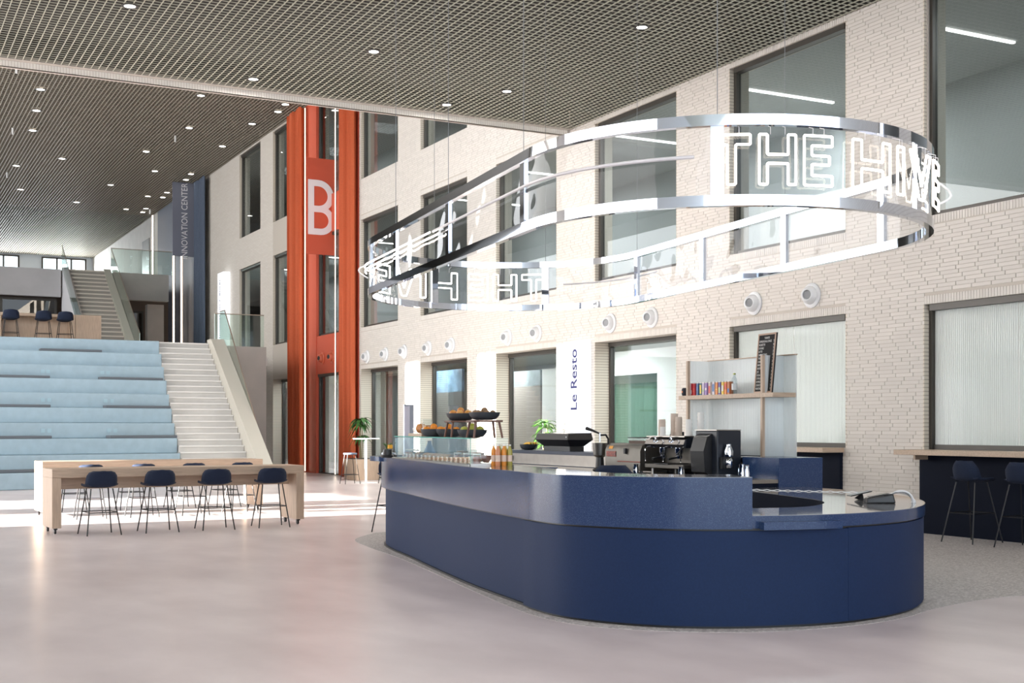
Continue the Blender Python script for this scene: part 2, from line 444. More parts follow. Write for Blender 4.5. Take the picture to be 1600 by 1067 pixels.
# --- rooms behind the windows
def room(z0, z1, nm, mw, mc):
    g = G(); g.box(18.6, 2, z0, 18.8, 92, z1); g.box(WX+.42, 1.8, z0, 18.8, 2, z1); struct('wall_'+nm, g, mw, 'back wall of the rooms seen through the %s windows' % nm.replace('_',' '))
    g = G(); g.box(WX+.42, 2, z1, 18.8, 92, z1+.15); struct('ceiling_'+nm, g, mc, 'room ceiling seen through the %s windows' % nm.replace('_',' '))
M_room = mat('room_grey', (.34,.35,.35), .8); M_roomc = mat('room_ceiling', (.40,.41,.41), .8)
room(0.0, 3.4, 'ground_floor', M_white, mat('room_ceiling_light', (.62,.63,.55), .8)); room(4.3, 8.1, 'middle_floor', M_room, M_roomc); room(8.8, 12.4, 'top_floor', M_room, M_roomc)
G0 = G().box(WX+.42, 2, 4.15, 18.8, 92, 4.3); struct('floor_middle_room', G0, M_conc, 'floor slab of the rooms behind the middle windows')
struct('floor_top_room', G().box(WX+.42, 2, 8.6, 18.8, 92, 8.75), M_conc, 'floor slab of the rooms behind the top windows')
for i, u in enumerate((12.6, 17.1, 21.6, 26.1, 30.6, 35.0, 44, 48.5, 53)):
    for z, e, row in ((3.36, 26, 'ground'), (7.98, 10, 'middle'), (12.3, 7, 'top')):
        if row == 'ground' and u > 20: e = 42
        if row == 'ground' and u < 20: e = 10
        if row == 'middle' and 20 < u < 24: e = 30
        if row == 'middle' and 16 < u < 18: e = 2.5
        if row == 'top' and u < 22: continue
        area('room_light', (14.5 if row == 'ground' and u > 20 else 16.4, u-1.4, z), (0,0,0), .8 if row == 'ground' and u > 20 else 2.2, 1.4, e*(3 if row == 'ground' else 9), (.95,.98,1))
        if row == 'middle':
            t = tag(G().box(15.2, u-1.9, 8.07, 17.6, u-1.84, 8.1).build('linear_lamp', M_lin), 'slim linear ceiling lamp in the %s room behind the middle windows' % ['first','second','third','fourth','fifth','sixth','seventh','eighth','ninth'][i], 'lamp', 'linear lamps in the upper rooms')
# ground-floor partitions
def part_wall(u0, u1, x, z0, z1, m, lab, cat='partition', name='partition'):
    return tag(G().box(x, u0, z0, x+.08, u1, z1).build(name, m), lab, cat)
M_beige = mat('beige_partition', (.25,.21,.185), .7); M_darkp = mat('charcoal_partition', (.07,.068,.065), .6); M_bluegl = mat('blue_mottled_glass', (.20,.30,.40), .25, noise=.6, scale=3.5)
M_green = mat('green_curtain', (.36,.42,.37), .8)
part_wall(27.7, 29.9, 15.2, 0, 2.55, M_beige, 'beige partition behind the ground floor opening with the plant')
part_wall(27.7, 29.9, 15.2, 2.552, 2.95, mat('grey_mottled', (.33,.36,.37), .4, noise=.4, scale=3), 'mottled grey strip above the beige partition', 'glazing', 'glazed_strip')
part_wall(32.3, 35.2, 15.2, 0, 2.52, M_darkp, 'charcoal partition behind the opening next to the menu totem')
part_wall(32.3, 35.2, 15.2, 2.522, 3.16, M_bluegl, 'mottled blue glazed strip above the charcoal partition', 'glazing', 'glazed_strip')
part_wall(26.6, 27.6, 15.2, 0, 2.95, M_white, 'white partition beside the beige partition')
gc = G(); vs = []
for i in range(121):
    u = 23.6 + 3.5*i/120; vs.append((16.4+.045*math.sin(i*.9)+.02*math.sin(i*.37), u))
n = len(vs); gc.add([(x,y,0.05) for x,y in vs]+[(x,y,2.55) for x,y in vs], [(i,i+1,n+i+1,n+i) for i in range(n-1)])
tag(gc.build('curtain', M_green, smooth=True), 'pale green gathered curtain behind the near ground floor opening', 'curtain')
t = thing('glazed_partition', 'white framed glass partition in front of the green curtain', 'partition', (15.9, 0, 0))
G().box(0, 22.3, 2.72, .1, 27.2, 3.28).build('header', M_white, t); G().box(.03, 23.55, 0, .045, 26.4, 2.72).build('pane', glass('green_glass', (.80,.90,.86)), t); G().box(0, 22.3, 0, .1, 23.55, 2.72).build('side_panel', M_white, t)
t = thing('glazed_doors', 'grey glazed doors with beige post behind the plant by the orange curtain', 'door', (15.0, 0, 0))
G().box(0, 36.6, 0, .02, 37.55, 3.2).build('pane', M_gl, t); G().box(-.04, 37.55, 0, .08, 37.9, 3.3).build('post', mat('taupe_post', (.36,.30,.25), .6), t); G().box(0, 37.9, 0, .02, 39.4, 3.2).build('pane', M_gl, t)
part_wall(36.2, 41.4, 16.6, 0, 3.3, mat('mid_grey', (.30,.33,.33), .7), 'grey wall panel behind the glazed doors')
part_wall(43.2, 45.6, 14.6, 0, 2.75, M_darkp, 'black double door in the opening left of the orange curtain', 'door', 'black_door')

# --- ceilings
NZ = 7.82
cg = sroot('ceiling_near', 'low open grid ceiling over the coffee bar')
G().box(-9, -8, NZ+.42, WX+.42, 23.3, NZ+.5).build('plenum', M_plenum, cg)
G().box(13.40, -8, NZ+.03, 13.485, 23.1, NZ+.42).build('plenum_side', M_plenum, cg); G().box(-9, 23.17, NZ+.051, 13.4, 23.25, NZ+.42).build('plenum_side', M_plenum, cg)  # dark sheets added so the ceiling cells along the edges look dark
b_u = G().box(-.006, -8, 0, .006, 23.16, .016).build('grid_blade', M_grid, mesh_only=True)
b_v = G().box(-3, -.006, 0.002, 13.495, .006, .013).build('grid_blade', M_grid, mesh_only=True)
x = 13.44
while x > -3.0:
    o = bpy.data.objects.new('grid_blade', b_u); COL.objects.link(o); o.parent = cg; o.location = (x, 0, NZ); x -= .125
y = 23.1
while y > 11.5:
    o = bpy.data.objects.new('grid_blade', b_v); COL.objects.link(o); o.parent = cg; o.location = (0, y, NZ); y -= .125
G().box(-9, -8, NZ, -3.02, 23.1, NZ+.05).build('edge_panel', M_grid, cg)
G().box(-9, 23.16, NZ-.003, 13.495, 23.3, NZ+.05).build('edge_trim', mat('trim_grey', (.40,.37,.33), .6), cg)
g = G(); u = -5.0
while u < 13.45:
    g.box(u, 23.3, NZ-.10, u+.043, 23.39, NZ+.03); u += .05
bm = sroot('beam_edge', 'white brick edge beam closing the low ceiling')
G().box(-9, 23.305, NZ-.10, 13.49, 23.45, NZ+1.2).build('beam_core', M_mortar, bm)
o = g.build('soldier_bricks', mat('white_brick', (.86,.83,.78), .7), bm); o['kind'] = 'stuff'  # brick colour whitened to stand in for light on the beam face
FZ = 12.3
cf = sroot('ceiling_far', 'high slatted open grid ceiling over the atrium')
G().box(-9, 23.3, FZ+.06, WX+.42, 84.3, FZ+.15).build('plenum', M_plenum2, cf)
g = G(); x = 13.45
while x > 1.0: g.box(x-.012, 23.5, FZ, x+.012, 83.9, FZ+.05); x -= .125
o = g.build('grid_slats', M_grid2, cf); o['kind'] = 'stuff'
g = G(); y = 30
while y < 66: g.box(1.0, y-.005, FZ+.012, 13.48, y+.005, FZ+.05); y += .25
o = g.build('cross_slats', M_grid2, cf); o['kind'] = 'stuff'
# --- unseen left facade, openings cut to shape the sun patches, hall ends
g = G(); ox = -9.0
sg = [(20.5,23.4),(24.85,27.75)]; sr = [(23.3,23.85),(26.85,27.75),(31.4,32.3)]
def facade(u0, u1, z0, z1): g.box(ox-.3, u0, z0, ox, u1, z1)
def slab_row(z0, z1, ops, a=-8, b=84.3):
    u = a
    for (p, q) in ops: facade(u, p, z0, z1); u = q
    facade(u, b, z0, z1)
slab_row(0, 3.2, sg); slab_row(3.2, 4.05, []); slab_row(4.05, 7.1, sr); slab_row(7.1, 12.45, [])
struct('wall_left', g, M_white, 'white facade wall opposite the brick wall')
g = G(); zt = 12.22
fw = [(7.3,9.05),(10.45,13.05)]
g.box(-9, 84, 0, 13.5, 84.3, 8.3); g.box(-9, 84, zt, 13.5, 84.3, 12.45); x = -9
for (p, q) in fw: g.box(x, 84, 8.3, p, 84.3, zt); x = q
g.box(x, 84, 8.3, 13.5, 84.3, zt)
struct('wall_far', g, mat('far_wall_blue_white', (.50,.54,.58), .7), 'pale far end wall with window bands')
for i, (p, q) in enumerate(fw):
    wnd = sroot('window_%d' % (61+i), ('right' if i else 'left') + ' bright window high in the far end wall')
    f = G(); k = 3 if i else 2
    for j in range(k+1): xx = p+(q-p)*j/k; f.box(xx-.05, 83.95, 8.4, xx+.05, 84.1, zt)
    f.box(p, 83.95, zt-.08, q, 84.1, zt); f.box(p, 83.95, 8.35, q, 84.1, 8.45); f.build('window_frame', M_frame, wnd)
    for j in range(k): G().box(p+(q-p)*j/k+.05, 84.0, 8.45, p+(q-p)*(j+1)/k-.05, 84.01, zt-.08).build('pane', M_glcl, wnd)

# ================================================================ ORANGE BAY
def curtain(name, lab, m, pts, z0, z1, amp=.07, per=.24, cat='curtain'):
    (x0,y0),(x1,y1) = pts; L = math.hypot(x1-x0,y1-y0); nx, ny = -(y1-y0)/L, (x1-x0)/L; n = int(L/per*10)
    g = G(); rows = [z0, z0+.6, (z0+z1)/2, z1]; vs = []
    rnd = random.Random(3)
    ph = [rnd.uniform(-.6,.6) for _ in range(40)]
    for k, z in enumerate(rows):
        for i in range(n+1):
            t = i/n; a = amp*math.sin(2*PI*t*L/per + ph[int(t*12)]*.6 + .15*k) + .03*math.sin(2*PI*t*L/(per*3.1)+k*.2)
            vs.append((x0+(x1-x0)*t+nx*a, y0+(y1-y0)*t+ny*a, z))
    m_ = n+1
    g.add(vs, [(r*m_+i, r*m_+i+1, (r+1)*m_+i+1, (r+1)*m_+i) for r in range(len(rows)-1) for i in range(n)])
    return tag(g.build(name, m, smooth=True), lab, cat)
g = G()
for (a, b) in ((0,0),):
    g.box(WX-.02, 35.97, 0, WX+.3, 37.45, 12.4); g.box(WX-.02, 39.9, 0, WX+.3, 42.6, 12.4)
    for (z0, z1) in ((3.25,4.5),(7.74,8.96),(12.25,12.4)): g.box(WX-.0, 37.45, z0, WX+.3, 39.9, z1)
struct('wall_orange_bay', g, M_orangewall, 'orange painted wall between the tall orange curtains')
curtain('curtain', 'tall orange pleated curtain right of the letter sign', M_orange, ((WX-.14,35.9),(WX-.14,37.32)), .03, 12.25, per=.24, amp=.115)
curtain('curtain', 'tall orange pleated curtain left of the letter sign', M_orange, ((WX-.17,40.85),(WX-.17,42.3)), .03, 12.25, per=.24, amp=.115)
for (u, lab) in ((40.76,'glowing vertical light strip beside the left orange curtain'),(37.42,'glowing vertical light strip at the edge of the right orange curtain')):
    t = thing('light_strip', lab, 'light', (WX-(.12 if u > 40 else .24), u, 0)); G().box(-.009,-.009,.05,.009,.009,12.2).build('diffuser', M_led, t); G().box(.0145,-.02,.05,.03,.02,12.2).build('channel', M_frame, t)
sg_ = thing('letter_sign', 'orange hanging sign with a large white letter B', 'sign', (12.66, 38.45, 7.0))
G().box(0,0,0,.96,.06,3.05).build('board', M_orangewall, sg_)
# letter B built from outlines
def bshape():
    def bowl(z0, z1, xw): 
        r = (z1-z0)/2; return [(xw-r+ r*math.sin(a), (z0+z1)/2 - r*math.cos(a)) for a in [PI*i/14 for i in range(15)]]
    return bowl
def ring_poly(outer, inner):
    n = len(outer); g = G()
    vs = [(x,-.012,z) for x,z in outer]+[(x,-.012,z) for x,z in inner]+[(x,0,z) for x,z in outer]+[(x,0,z) for x,z in inner]
    fs = []
    for i in range(n):
        j = (i+1)%n
        fs += [(i,j,n+j,n+i),(2*n+i,2*n+j,j,i),(n+i,n+j,3*n+j,3*n+i)]
    return g.add(vs, fs)
bw = bshape(); W0, W1, st = .06, .94, .2
za, zb, zc = .62, 1.44, 2.36
gB = G()
for (z0, z1, xw, yo) in ((za, zb+.1, W1, 0), (zb-.1, zc, W1-.03, -.003)):
    o_ = [(W0,z0)] + bw(z0,z1,xw) + [(W0,z1)]; i_ = [(W0+st,z0+st)] + bw(z0+st,z1-st,xw-st) + [(W0+st,z1-st)]
    r_ = ring_poly(o_, i_); gB.add([(x,y+yo,z) for x,y,z in r_.v], r_.f)
gB.build('letter', mat('sign_white', (.80,.78,.80), .6), sg_)
def nozzle(x, y, z, mcol, lab, grp):
    t = thing('air_nozzle', lab, 'vent', (x, y, z), 0, grp)
    g = G(); prof = [(.20,0),(.20,.025),(.165,.05),(.15,.05)]
    def lat(g, prof, n=20):
        vs = []; m = len(prof)
        for r, d in prof:
            for k in range(n): q = 2*PI*k/n; vs.append((-d, r*math.cos(q), r*math.sin(q)))
        g.add(vs, [(i*n+k,(i+1)*n+k,(i+1)*n+(k+1)%n,i*n+(k+1)%n) for i in range(m-1) for k in range(n)] + [tuple((m-1)*n+k for k in range(n-1,-1,-1))])
        return g
    lat(G(), prof).build('rosette', mcol, t, smooth=True)
    o = lat(G(), [(.15,.03),(.145,.09),(.12,.15),(.085,.18),(.075,.18),(.07,.12)]).build('jet_cone', mcol, t, smooth=True); o.rotation_euler = (0, 0, .35)
    i = lat(G(), [(.068,.1),(.068,.165)]).build('throat', M_grey if mcol is M_whitepl else M_black, o)
    return t
ns = [35.27,33.79,32.4,30.74,29.28,26.15,24.72,21.64,20.16,17.07,15.62]
ow = ['first','second','third','fourth','fifth','sixth','seventh','eighth','ninth','tenth','eleventh']
for i, u in enumerate(ns): nozzle(WX, u, 3.6, M_whitepl, 'white round air nozzle on the brick wall, %s from the orange curtain' % ow[i], 'air nozzles along the brick wall')
nozzle(WX, 39.3, 3.75, M_redpl, 'orange painted air nozzle above the curtain bay door, left one', 'orange air nozzles'); nozzle(WX, 38.35, 3.75, M_redpl, 'orange painted air nozzle above the curtain bay door, right one', 'orange air nozzles')

# ================================================================ SLATE BLUE BAY
struct('wall_blue_bay', G().box(WX-.03, 55.8, 0, WX+.003, 64.4, 12.4), M_bluewall, 'slate blue painted wall bay by the upper stair')
curtain('curtain', 'slate blue pleated curtain hanging beside the far sign', M_bluecur, ((WX-.22,53.9),(WX-.22,55.7)), 4.1, 12.25, per=.4, amp=.09)
for (x, y, z0, z1, lab) in ((13.2,64.3,8.401,12.1,'glowing light strip high beside the upper landing'),(13.2,59.6,4.061,12.1,'left glowing light strip below the far sign'),(13.2,58.0,4.061,12.1,'right glowing light strip below the far sign')):
    t = thing('light_strip', lab, 'light', (x,y,z0)); G().box(-.03,-.03,0,.03,.03,z1-z0).build('diffuser', M_led, t); G().box(.031,-.05,0,.06,.05,z1-z0).build('channel', M_frame, t)
t = thing('hanging_sign', 'slate blue hanging sign with white vertical words', 'sign', (12.38,56.1,9.05))
G().box(0,0,0,.95,.08,3.24).build('board', M_signblue, t)
text('INNOVATION CENTER', .385, 'lettering', mat('sign_white', (.8,.78,.8), .6), t, (.53,-.01,1.55), (PI/2,-PI/2,0), sx=.84)
t = thing('light_box', 'glowing white vertical sign box with small words at the upper door', 'sign', (WX-.15, 51.1, 4.75))
G().box(-.15,-.45,0,.12,.45,3.05).build('case', M_box, t)
text('Innovation Center', .33, 'lettering', M_ink, t, (-.155,.08,1.6), (PI/2,-PI/2,-PI/2))
t = thing('light_box', 'tall glowing white sign reading Le Resto on the sunlit pier', 'sign', (WX-.09, 22.8, 0.0))
G().box(-.06,-.42,.02,.06,.42,3.3).build('case', M_box, t)
text('Le Resto', .36, 'lettering', M_ink, t, (-.065,.05,2.5), (PI/2,-PI/2,-PI/2), bold=.004)

# ================================================================ FAR LEFT: STEPS, SEATING, CONCRETE
LZ = 4.06
st_ = sroot('stair_lower', 'pale concrete stair rising beside the blue seating')
NS = 24; rise = LZ/NS; tread = 5.3/NS
for i in range(NS):
    y0 = 33.3 + tread*i
    xl_ = 7.70+.33*i/NS
    sp_ = G().box(xl_, y0+.03, rise*i, 9.55, 39.1, rise*(i+1)).build('step', M_conc2, st_)
    G().box(xl_, y0, rise*(i+1)-.035, 9.55, y0+.0299, rise*(i+1)+.001).build('nosing', mat('pale_nosing', (.78,.76,.73), .6), sp_)  # nosing colour lightened to paint a lit edge on each step
g = G(); n = 2
g.add([(9.56,32.6,0),(9.95,32.6,0),(9.95,38.6,0),(9.56,38.6,0),(9.56,32.6,.2),(9.95,32.6,.2),(9.95,38.1,LZ+.12),(9.56,38.1,LZ+.12),(9.95,38.6,LZ+.12),(9.56,38.6,LZ+.12)],
    [(0,3,2,1),(0,1,5,4),(4,5,6,7),(7,6,8,9),(1,2,8,6,5),(0,4,7,9,3),(2,3,9,8)])
g.build('stringer', mat('pale_stringer', (.60,.57,.50), .6), st_)
struct('wall_landing', G().box(10.4, 39.3, 0, 11.62, 52, LZ), M_conc, 'concrete landing block beside the lower stair')
struct('floor_landing', G().box(-9, 39.1, LZ-.3, 10.4, 60, LZ), M_conc2, 'concrete landing floor behind the blue seating')
struct('floor_landing_bay', G().box(11.62, 45.5, LZ-.3, WX+.2, 64, LZ), M_conc2, 'landing floor in front of the upper doors')
def bal(lab, pts, name='glass_balustrade', m=M_glgreen, rail=True):
    # pts: bottom/top pairs along a vertical plane: [(x,y,zb,zt)...]
    t = thing(name, lab, 'railing', (0,0,0)); g = G(); vs = []
    for (x,y,zb,zt) in pts: vs += [(x,y,zb),(x,y,zt)]
    n = len(pts); dx = pts[-1][0]-pts[0][0]; dy = pts[-1][1]-pts[0][1]; L = math.hypot(dx,dy); ox_, oy_ = -dy/L*.018, dx/L*.018
    vs2 = [(x+ox_,y+oy_,z) for x,y,z in vs]
    fs = [(2*i,2*i+2,2*i+3,2*i+1) for i in range(n-1)]; N_ = 2*n
    g.add(vs+vs2, fs+[tuple(N_+k for k in reversed(f)) for f in fs]+[(0,1,N_+1,N_),(N_-2,2*N_-2,2*N_-1,N_-1)]+[(2*i+1,2*i+3,N_+2*i+3,N_+2*i+1) for i in range(n-1)])
    g.build('pane', m, t)
    G().tube([(x+ox_/2,y+oy_/2,zt+.008) for x,y,zb,zt in pts], .016, 6).build('top_rail', mat('bronze_rail', (.40,.33,.27), .35, metal=.6), t)
    G().tube([(pts[0][0]+ox_/2,pts[0][1]+oy_/2,pts[0][2]), (pts[0][0]+ox_/2,pts[0][1]+oy_/2,pts[0][3])], .014, 6).build('end_edge', mat('pale_glass_edge', (.70,.80,.76), .3), t)
    return t
bal('sloping glass balustrade on the right side of the lower stair', [(9.98,34.2,.35,1.15),(9.98,38.1,LZ-.5,LZ+1.0),(9.98,38.6,LZ,LZ+1.0)])
bal('glass balustrade on the concrete landing under the white sign box', [(9.98,39.32,LZ,LZ+1.0),(11.55,39.32,LZ,LZ+1.0)])
# tiered seating
seat = thing('tiered_seating', 'pale blue carpeted tiered seating with ten rows', 'seating', (0,0,0))
def rowline(k):
    t = (k-1)/9
    return (2.0, 32.0+t*6.1), (7.65+.035*(k-1)+.03, 33.55+t*4.45)
for k in range(1, 11):
    (xa,ya),(xb,yb) = rowline(k); e = (yb-ya)/(xb-xa); xl = -3.0; yl = ya+e*(xl-xa)
    j = 0.0 if k % 2 else -.0
    G().prism([(xl,yl),(xb,yb),(xb,39.09),(xl,39.09)], .406*(k-1)+.002, .406*k).build('seat_row', M_blue, seat, bevel=.02)
def rowpt(k, x):
    (xa,ya),(xb,yb) = rowline(k); return ya+(yb-ya)/(xb-xa)*(x-xa)
def ix(px, k, dy=.3):     # x on row k's front at a picture column
    kk = (px-800)/1975; lo, hi = -5, 12
    for _ in range(40):
        m = (lo+hi)/2; y = rowpt(k, m)+dy; r = .8872*m-.4613*y; z = .4613*m+.8872*y
        if r/z < kk: lo = m
        else: hi = m
    return lo
for (k, p0, p1, lab) in ((9,62,158,'top row'),(7,-60,77,'third row left'),(7,156,253,'third row right'),(5,-60,78,'fifth row left'),(5,165,265,'fifth row right'),(3,-60,80,'seventh row left'),(3,171,275,'seventh row right'),(1,-60,80,'bottom row')):
    a, b = ix(p0,k), ix(p1,k); ya, yb = rowpt(k,a)+.12, rowpt(k,b)+.12; L = math.hypot(b-a,yb-ya); rz = math.atan2(yb-ya,b-a)
    o = G().box(0,0,0,L,.34,.075).build('seat_cushion', M_cush, bevel=.015); o.location = (a,ya,.406*k+.002); o.rotation_euler = (0,0,rz)
    tag(o, 'long dark grey seat cushion on the blue seating, %s from the top' % lab, 'cushion', 'long cushions on the tiered seating')
for (k, pxs) in ((8,(67,75,160,169)),(6,(67,77,165,175)),(4,(67,77,170,180))):
    for px in pxs:
        x = ix(px,k,0); y = rowpt(k,x); (xa,ya),(xb,yb) = rowline(k)
        o = G().box(-.05,-.012,-.05,.05,0,.05).build('socket', mat('socket_blue', (.36,.52,.60), .5), seat); o.location = (x,y-.001,.406*k-.2); o.rotation_euler = (0,0,math.atan2(yb-ya,xb-xa))
# wood counter on landing
t = thing('oak_counter', 'long oak counter on the landing above the blue seating', 'counter', (0,42.6,LZ))
G().box(2.0,0,.98,6.3,.7,1.07).build('top', M_oak, t); G().box(6.18,0,0,6.3,.7,.98).build('end_panel', M_oakv, t); G().box(4.0,0,0,4.08,.7,.98).build('divider', M_oakv, t); G().box(2.0,.6,0,6.18,.68,.98).build('back_panel', M_oakv, t); G().box(6.31,-.05,0,7.1,.7,1.07).build('cabinet', M_oakv, t)
# upper floor
UZ = 8.4
struct('floor_upper', G().box(-9, 58.3, UZ-.3, 12.62, 84, UZ).box(12.621, 64.1, UZ-.3, WX, 84, UZ), M_conc, 'upper floor slab at the far end of the atrium')
struct('beam_upper_left', G().box(-9, 58, 7.2, 7.98, 58.3, UZ), mat('concrete_lilac', (.44,.43,.44), .7, noise=.12, scale=1), 'pale concrete edge beam left of the upper stair')
struct('beam_upper_right', G().box(10.1, 57.9, 7.2, 12.6, 58.3, UZ), M_conc, 'concrete edge beam right of the upper stair')
struct('wall_under_upper', G().box(-9, 62, LZ, WX, 62.2, UZ-.3), mat('brown_dark', (.10,.075,.06), .6), 'dark wall below the upper floor')
struct('pillar', G().box(12.0, 59.6, LZ, 12.75, 60.1, 7.2), M_conc, 'concrete pillar under the upper floor')
t = sroot('window_70', 'dark window band below the upper concrete beam')
f = G(); f.box(3.0,59,LZ,7.95,59.08,5.3); f.box(3.0,59,7.1,7.95,59.08,7.2)
for x in (3.0,5.6,7.85): f.box(x,59,5.3,x+.1,59.08,7.1)
f.build('window_frame', M_frame, t)
for x in (3.1,5.7): G().box(x,59.03,5.3,x+2.45 if x < 5 else 7.85,59.04,7.1).build('pane', glass('dark_glass', (.35,.33,.31)), t)
t = thing('glazed_door', 'dark framed glazed door under the upper landing', 'door', (10.6,60.6,LZ))
for x in (0,.72,1.35): G().box(x,0,0,x+.06,.06,2.9).build('stile', M_frame, t)
G().box(.06,0,2.8,1.35,.06,2.9).build('rail', M_frame, t); G().box(.06,.02,0,1.35,.03,2.8).build('pane', glass('dark_glass', (.35,.33,.31)), t)
# upper stair
us_ = sroot('stair_upper', 'upper concrete stair climbing to the top floor')
NS = 22; r2 = (UZ-LZ)/NS; t2 = 6.4/NS
for i in range(NS):
    sp_ = G().box(8.3, 51.64+t2*i, LZ+r2*i, 9.75, 58.2, LZ+r2*(i+1)).build('step', mat('stair_dark', (.38,.34,.31), .7), us_)
    G().box(8.3, 51.6+t2*i, LZ+r2*(i+1)-.06, 9.75, 51.6399+t2*i, LZ+r2*(i+1)+.001).build('nosing', mat('tan_nosing', (.66,.58,.52), .6), sp_)  # lighter colour stands in for shading contrast between the steps
g = G(); g.add([(x,y,z) for x in (8.05,8.29) for y,z in ((51.4,LZ),(58.29,LZ),(58.29,UZ+.1),(57.9,UZ+.1),(51.4,LZ+.25))], [(0,1,2,3,4),(9,8,7,6,5)]+[(i,(i+1)%5+0,(i+1)%5+5,i+5) for i in range(5)])
g.build('left_stringer', mat('white_stringer', (.66,.66,.68), .6), us_)
g = G(); g.add([(x,y,z) for x in (9.76,10.05) for y,z in ((51.4,LZ),(57.85,LZ),(57.85,UZ+.1),(51.4,LZ+.25))], [(0,1,2,3),(7,6,5,4)]+[(i,(i+1)%4,(i+1)%4+4,i+4) for i in range(4)])
g.build('right_stringer', mat('pale_stringer', (.60,.57,.50), .6), us_)
bal('sloping glass balustrade on the left side of the upper stair', [(8.02,51.5,LZ+.2,LZ+1.2),(8.02,57.9,UZ,UZ+1.05)])
bal('sloping glass balustrade on the right side of the upper stair', [(10.08,51.5,LZ+.2,LZ+1.2),(10.08,57.85,UZ,UZ+1.05)])
bal('glass balustrade along the upper landing edge', [(10.12,57.95,UZ,UZ+1.05),(12.75,57.95,UZ,UZ+1.05)])
struct('door_1', G().box(WX-.02, 66.5, UZ, WX, 68.3, UZ+2.9), M_frame, 'tall dark doorway on the upper landing')
# low blue poufs by the upper stair
for (x, y, lab) in ((8.75,46.5,'blue round pouf on the landing below the upper stair'),(7.85,46.1,'dark blue round pouf left of the other pouf on the landing')):
    tag(G().lathe([(.02,0),(.36,0),(.38,.05),(.38,.36),(.34,.42),(.02,.43)],n=20).build('pouf', mat('pouf_blue', (.06,.12,.22), .9), smooth=True), lab, 'pouf', 'landing poufs').location = (x,y,LZ)

# ================================================================ LIGHT RING
RC = (6.45, 10.62); RD = (.119, .993); RN = (.993, -.119); RA, RB = 2.38, 1.62; RZ0, RZ1 = 3.0, 3.62
RLEN = 4*RA + 2*PI*RB
def ring_pt(s, off=0.0):
    s = s % RLEN; b = RB + off
    if s < 2*RA: a, n = RA - s, -b; return (RC[0]+RD[0]*a+RN[0]*n, RC[1]+RD[1]*a+RN[1]*n)
    s -= 2*RA
    if s < PI*RB: q = s/RB; a, n = -RA - b*math.sin(q), -b*math.cos(q)
    elif s < PI*RB+2*RA: a, n = -RA + (s-PI*RB), b
    else: q = (s-PI*RB-2*RA)/RB; a, n = RA + b*math.sin(q), b*math.cos(q)
    return (RC[0]+RD[0]*a+RN[0]*n, RC[1]+RD[1]*a+RN[1]*n)
ring = thing('light_ring', 'large oval chrome and clear acrylic hanging ring with neon letters THE HIVE', 'ceiling light', (0,0,0))
def ring_rail(z0, z1):
    N_ = 120; g = G(); vs = []
    for i in range(N_):
        s = RLEN*i/N_; a = ring_pt(s, .025); b = ring_pt(s, -.03); vs += [(*a,z0),(*b,z0),(*b,z1),(*a,z1)]
    g.add(vs, [(4*i+j, 4*i+(j+1)%4, 4*((i+1)%N_)+(j+1)%4, 4*((i+1)%N_)+j) for i in range(N_) for j in range(4)])
    return g
ring_rail(RZ1-.075, RZ1).build('top_rim', M_chrome, ring, smooth=True); ring_rail(RZ0, RZ0+.075).build('bottom_rim', M_chrome, ring, smooth=True)
ups = [.9,2.7,4.6,6.45,8.2,9.9,11.4,13.0,14.6,16.12,17.6,19.0]
for i, s0 in enumerate(ups):
    s1 = ups[(i+1)%12] + (RLEN if i == 11 else 0); g = G(); n = 16; vs = []
    for k in range(n+1):
        s = s0+.03+(s1-s0-.06)*k/n; a = ring_pt(s, .006); vs += [(*a,RZ0+.075),(*a,RZ1-.075)]
    g.add(vs, [(2*k,2*k+2,2*k+3,2*k+1) for k in range(n)]); g.build('acrylic_panel', M_acryl, ring, smooth=True)
    p = [ring_pt(s0-.045,.014), ring_pt(s0+.045,.014), ring_pt(s0+.045,-.02), ring_pt(s0-.045,-.02)]
    G().prism(p, RZ0+.075, RZ1-.075).build('upright', M_chrome, ring)
def outline(ch):
    # closed outlines in a unit-high box, width given
    t = .2
    if ch == 'T': return .92, [[(0,1),(.92,1),(.92,1-t),(.46+t/2,1-t),(.46+t/2,0),(.46-t/2,0),(.46-t/2,1-t),(0,1-t)]]
    if ch == 'H': return .92, [[(0,0),(0,1),(t,1),(t,.6),(.92-t,.6),(.92-t,1),(.92,1),(.92,0),(.92-t,0),(.92-t,.42),(t,.42),(t,0)]]
    if ch == 'E': return .76, [[(0,0),(0,1),(.76,1),(.76,1-t),(t,1-t),(t,.6),(.68,.6),(.68,.42),(t,.42),(t,t),(.76,t),(.76,0)]]
    if ch == 'I': return .2, [[(0,0),(0,1),(t,1),(t,0)]]
    if ch == 'V': return .95, [[(0,1),(.22,1),(.475,.28),(.73,1),(.95,1),(.58,0),(.37,0)]]
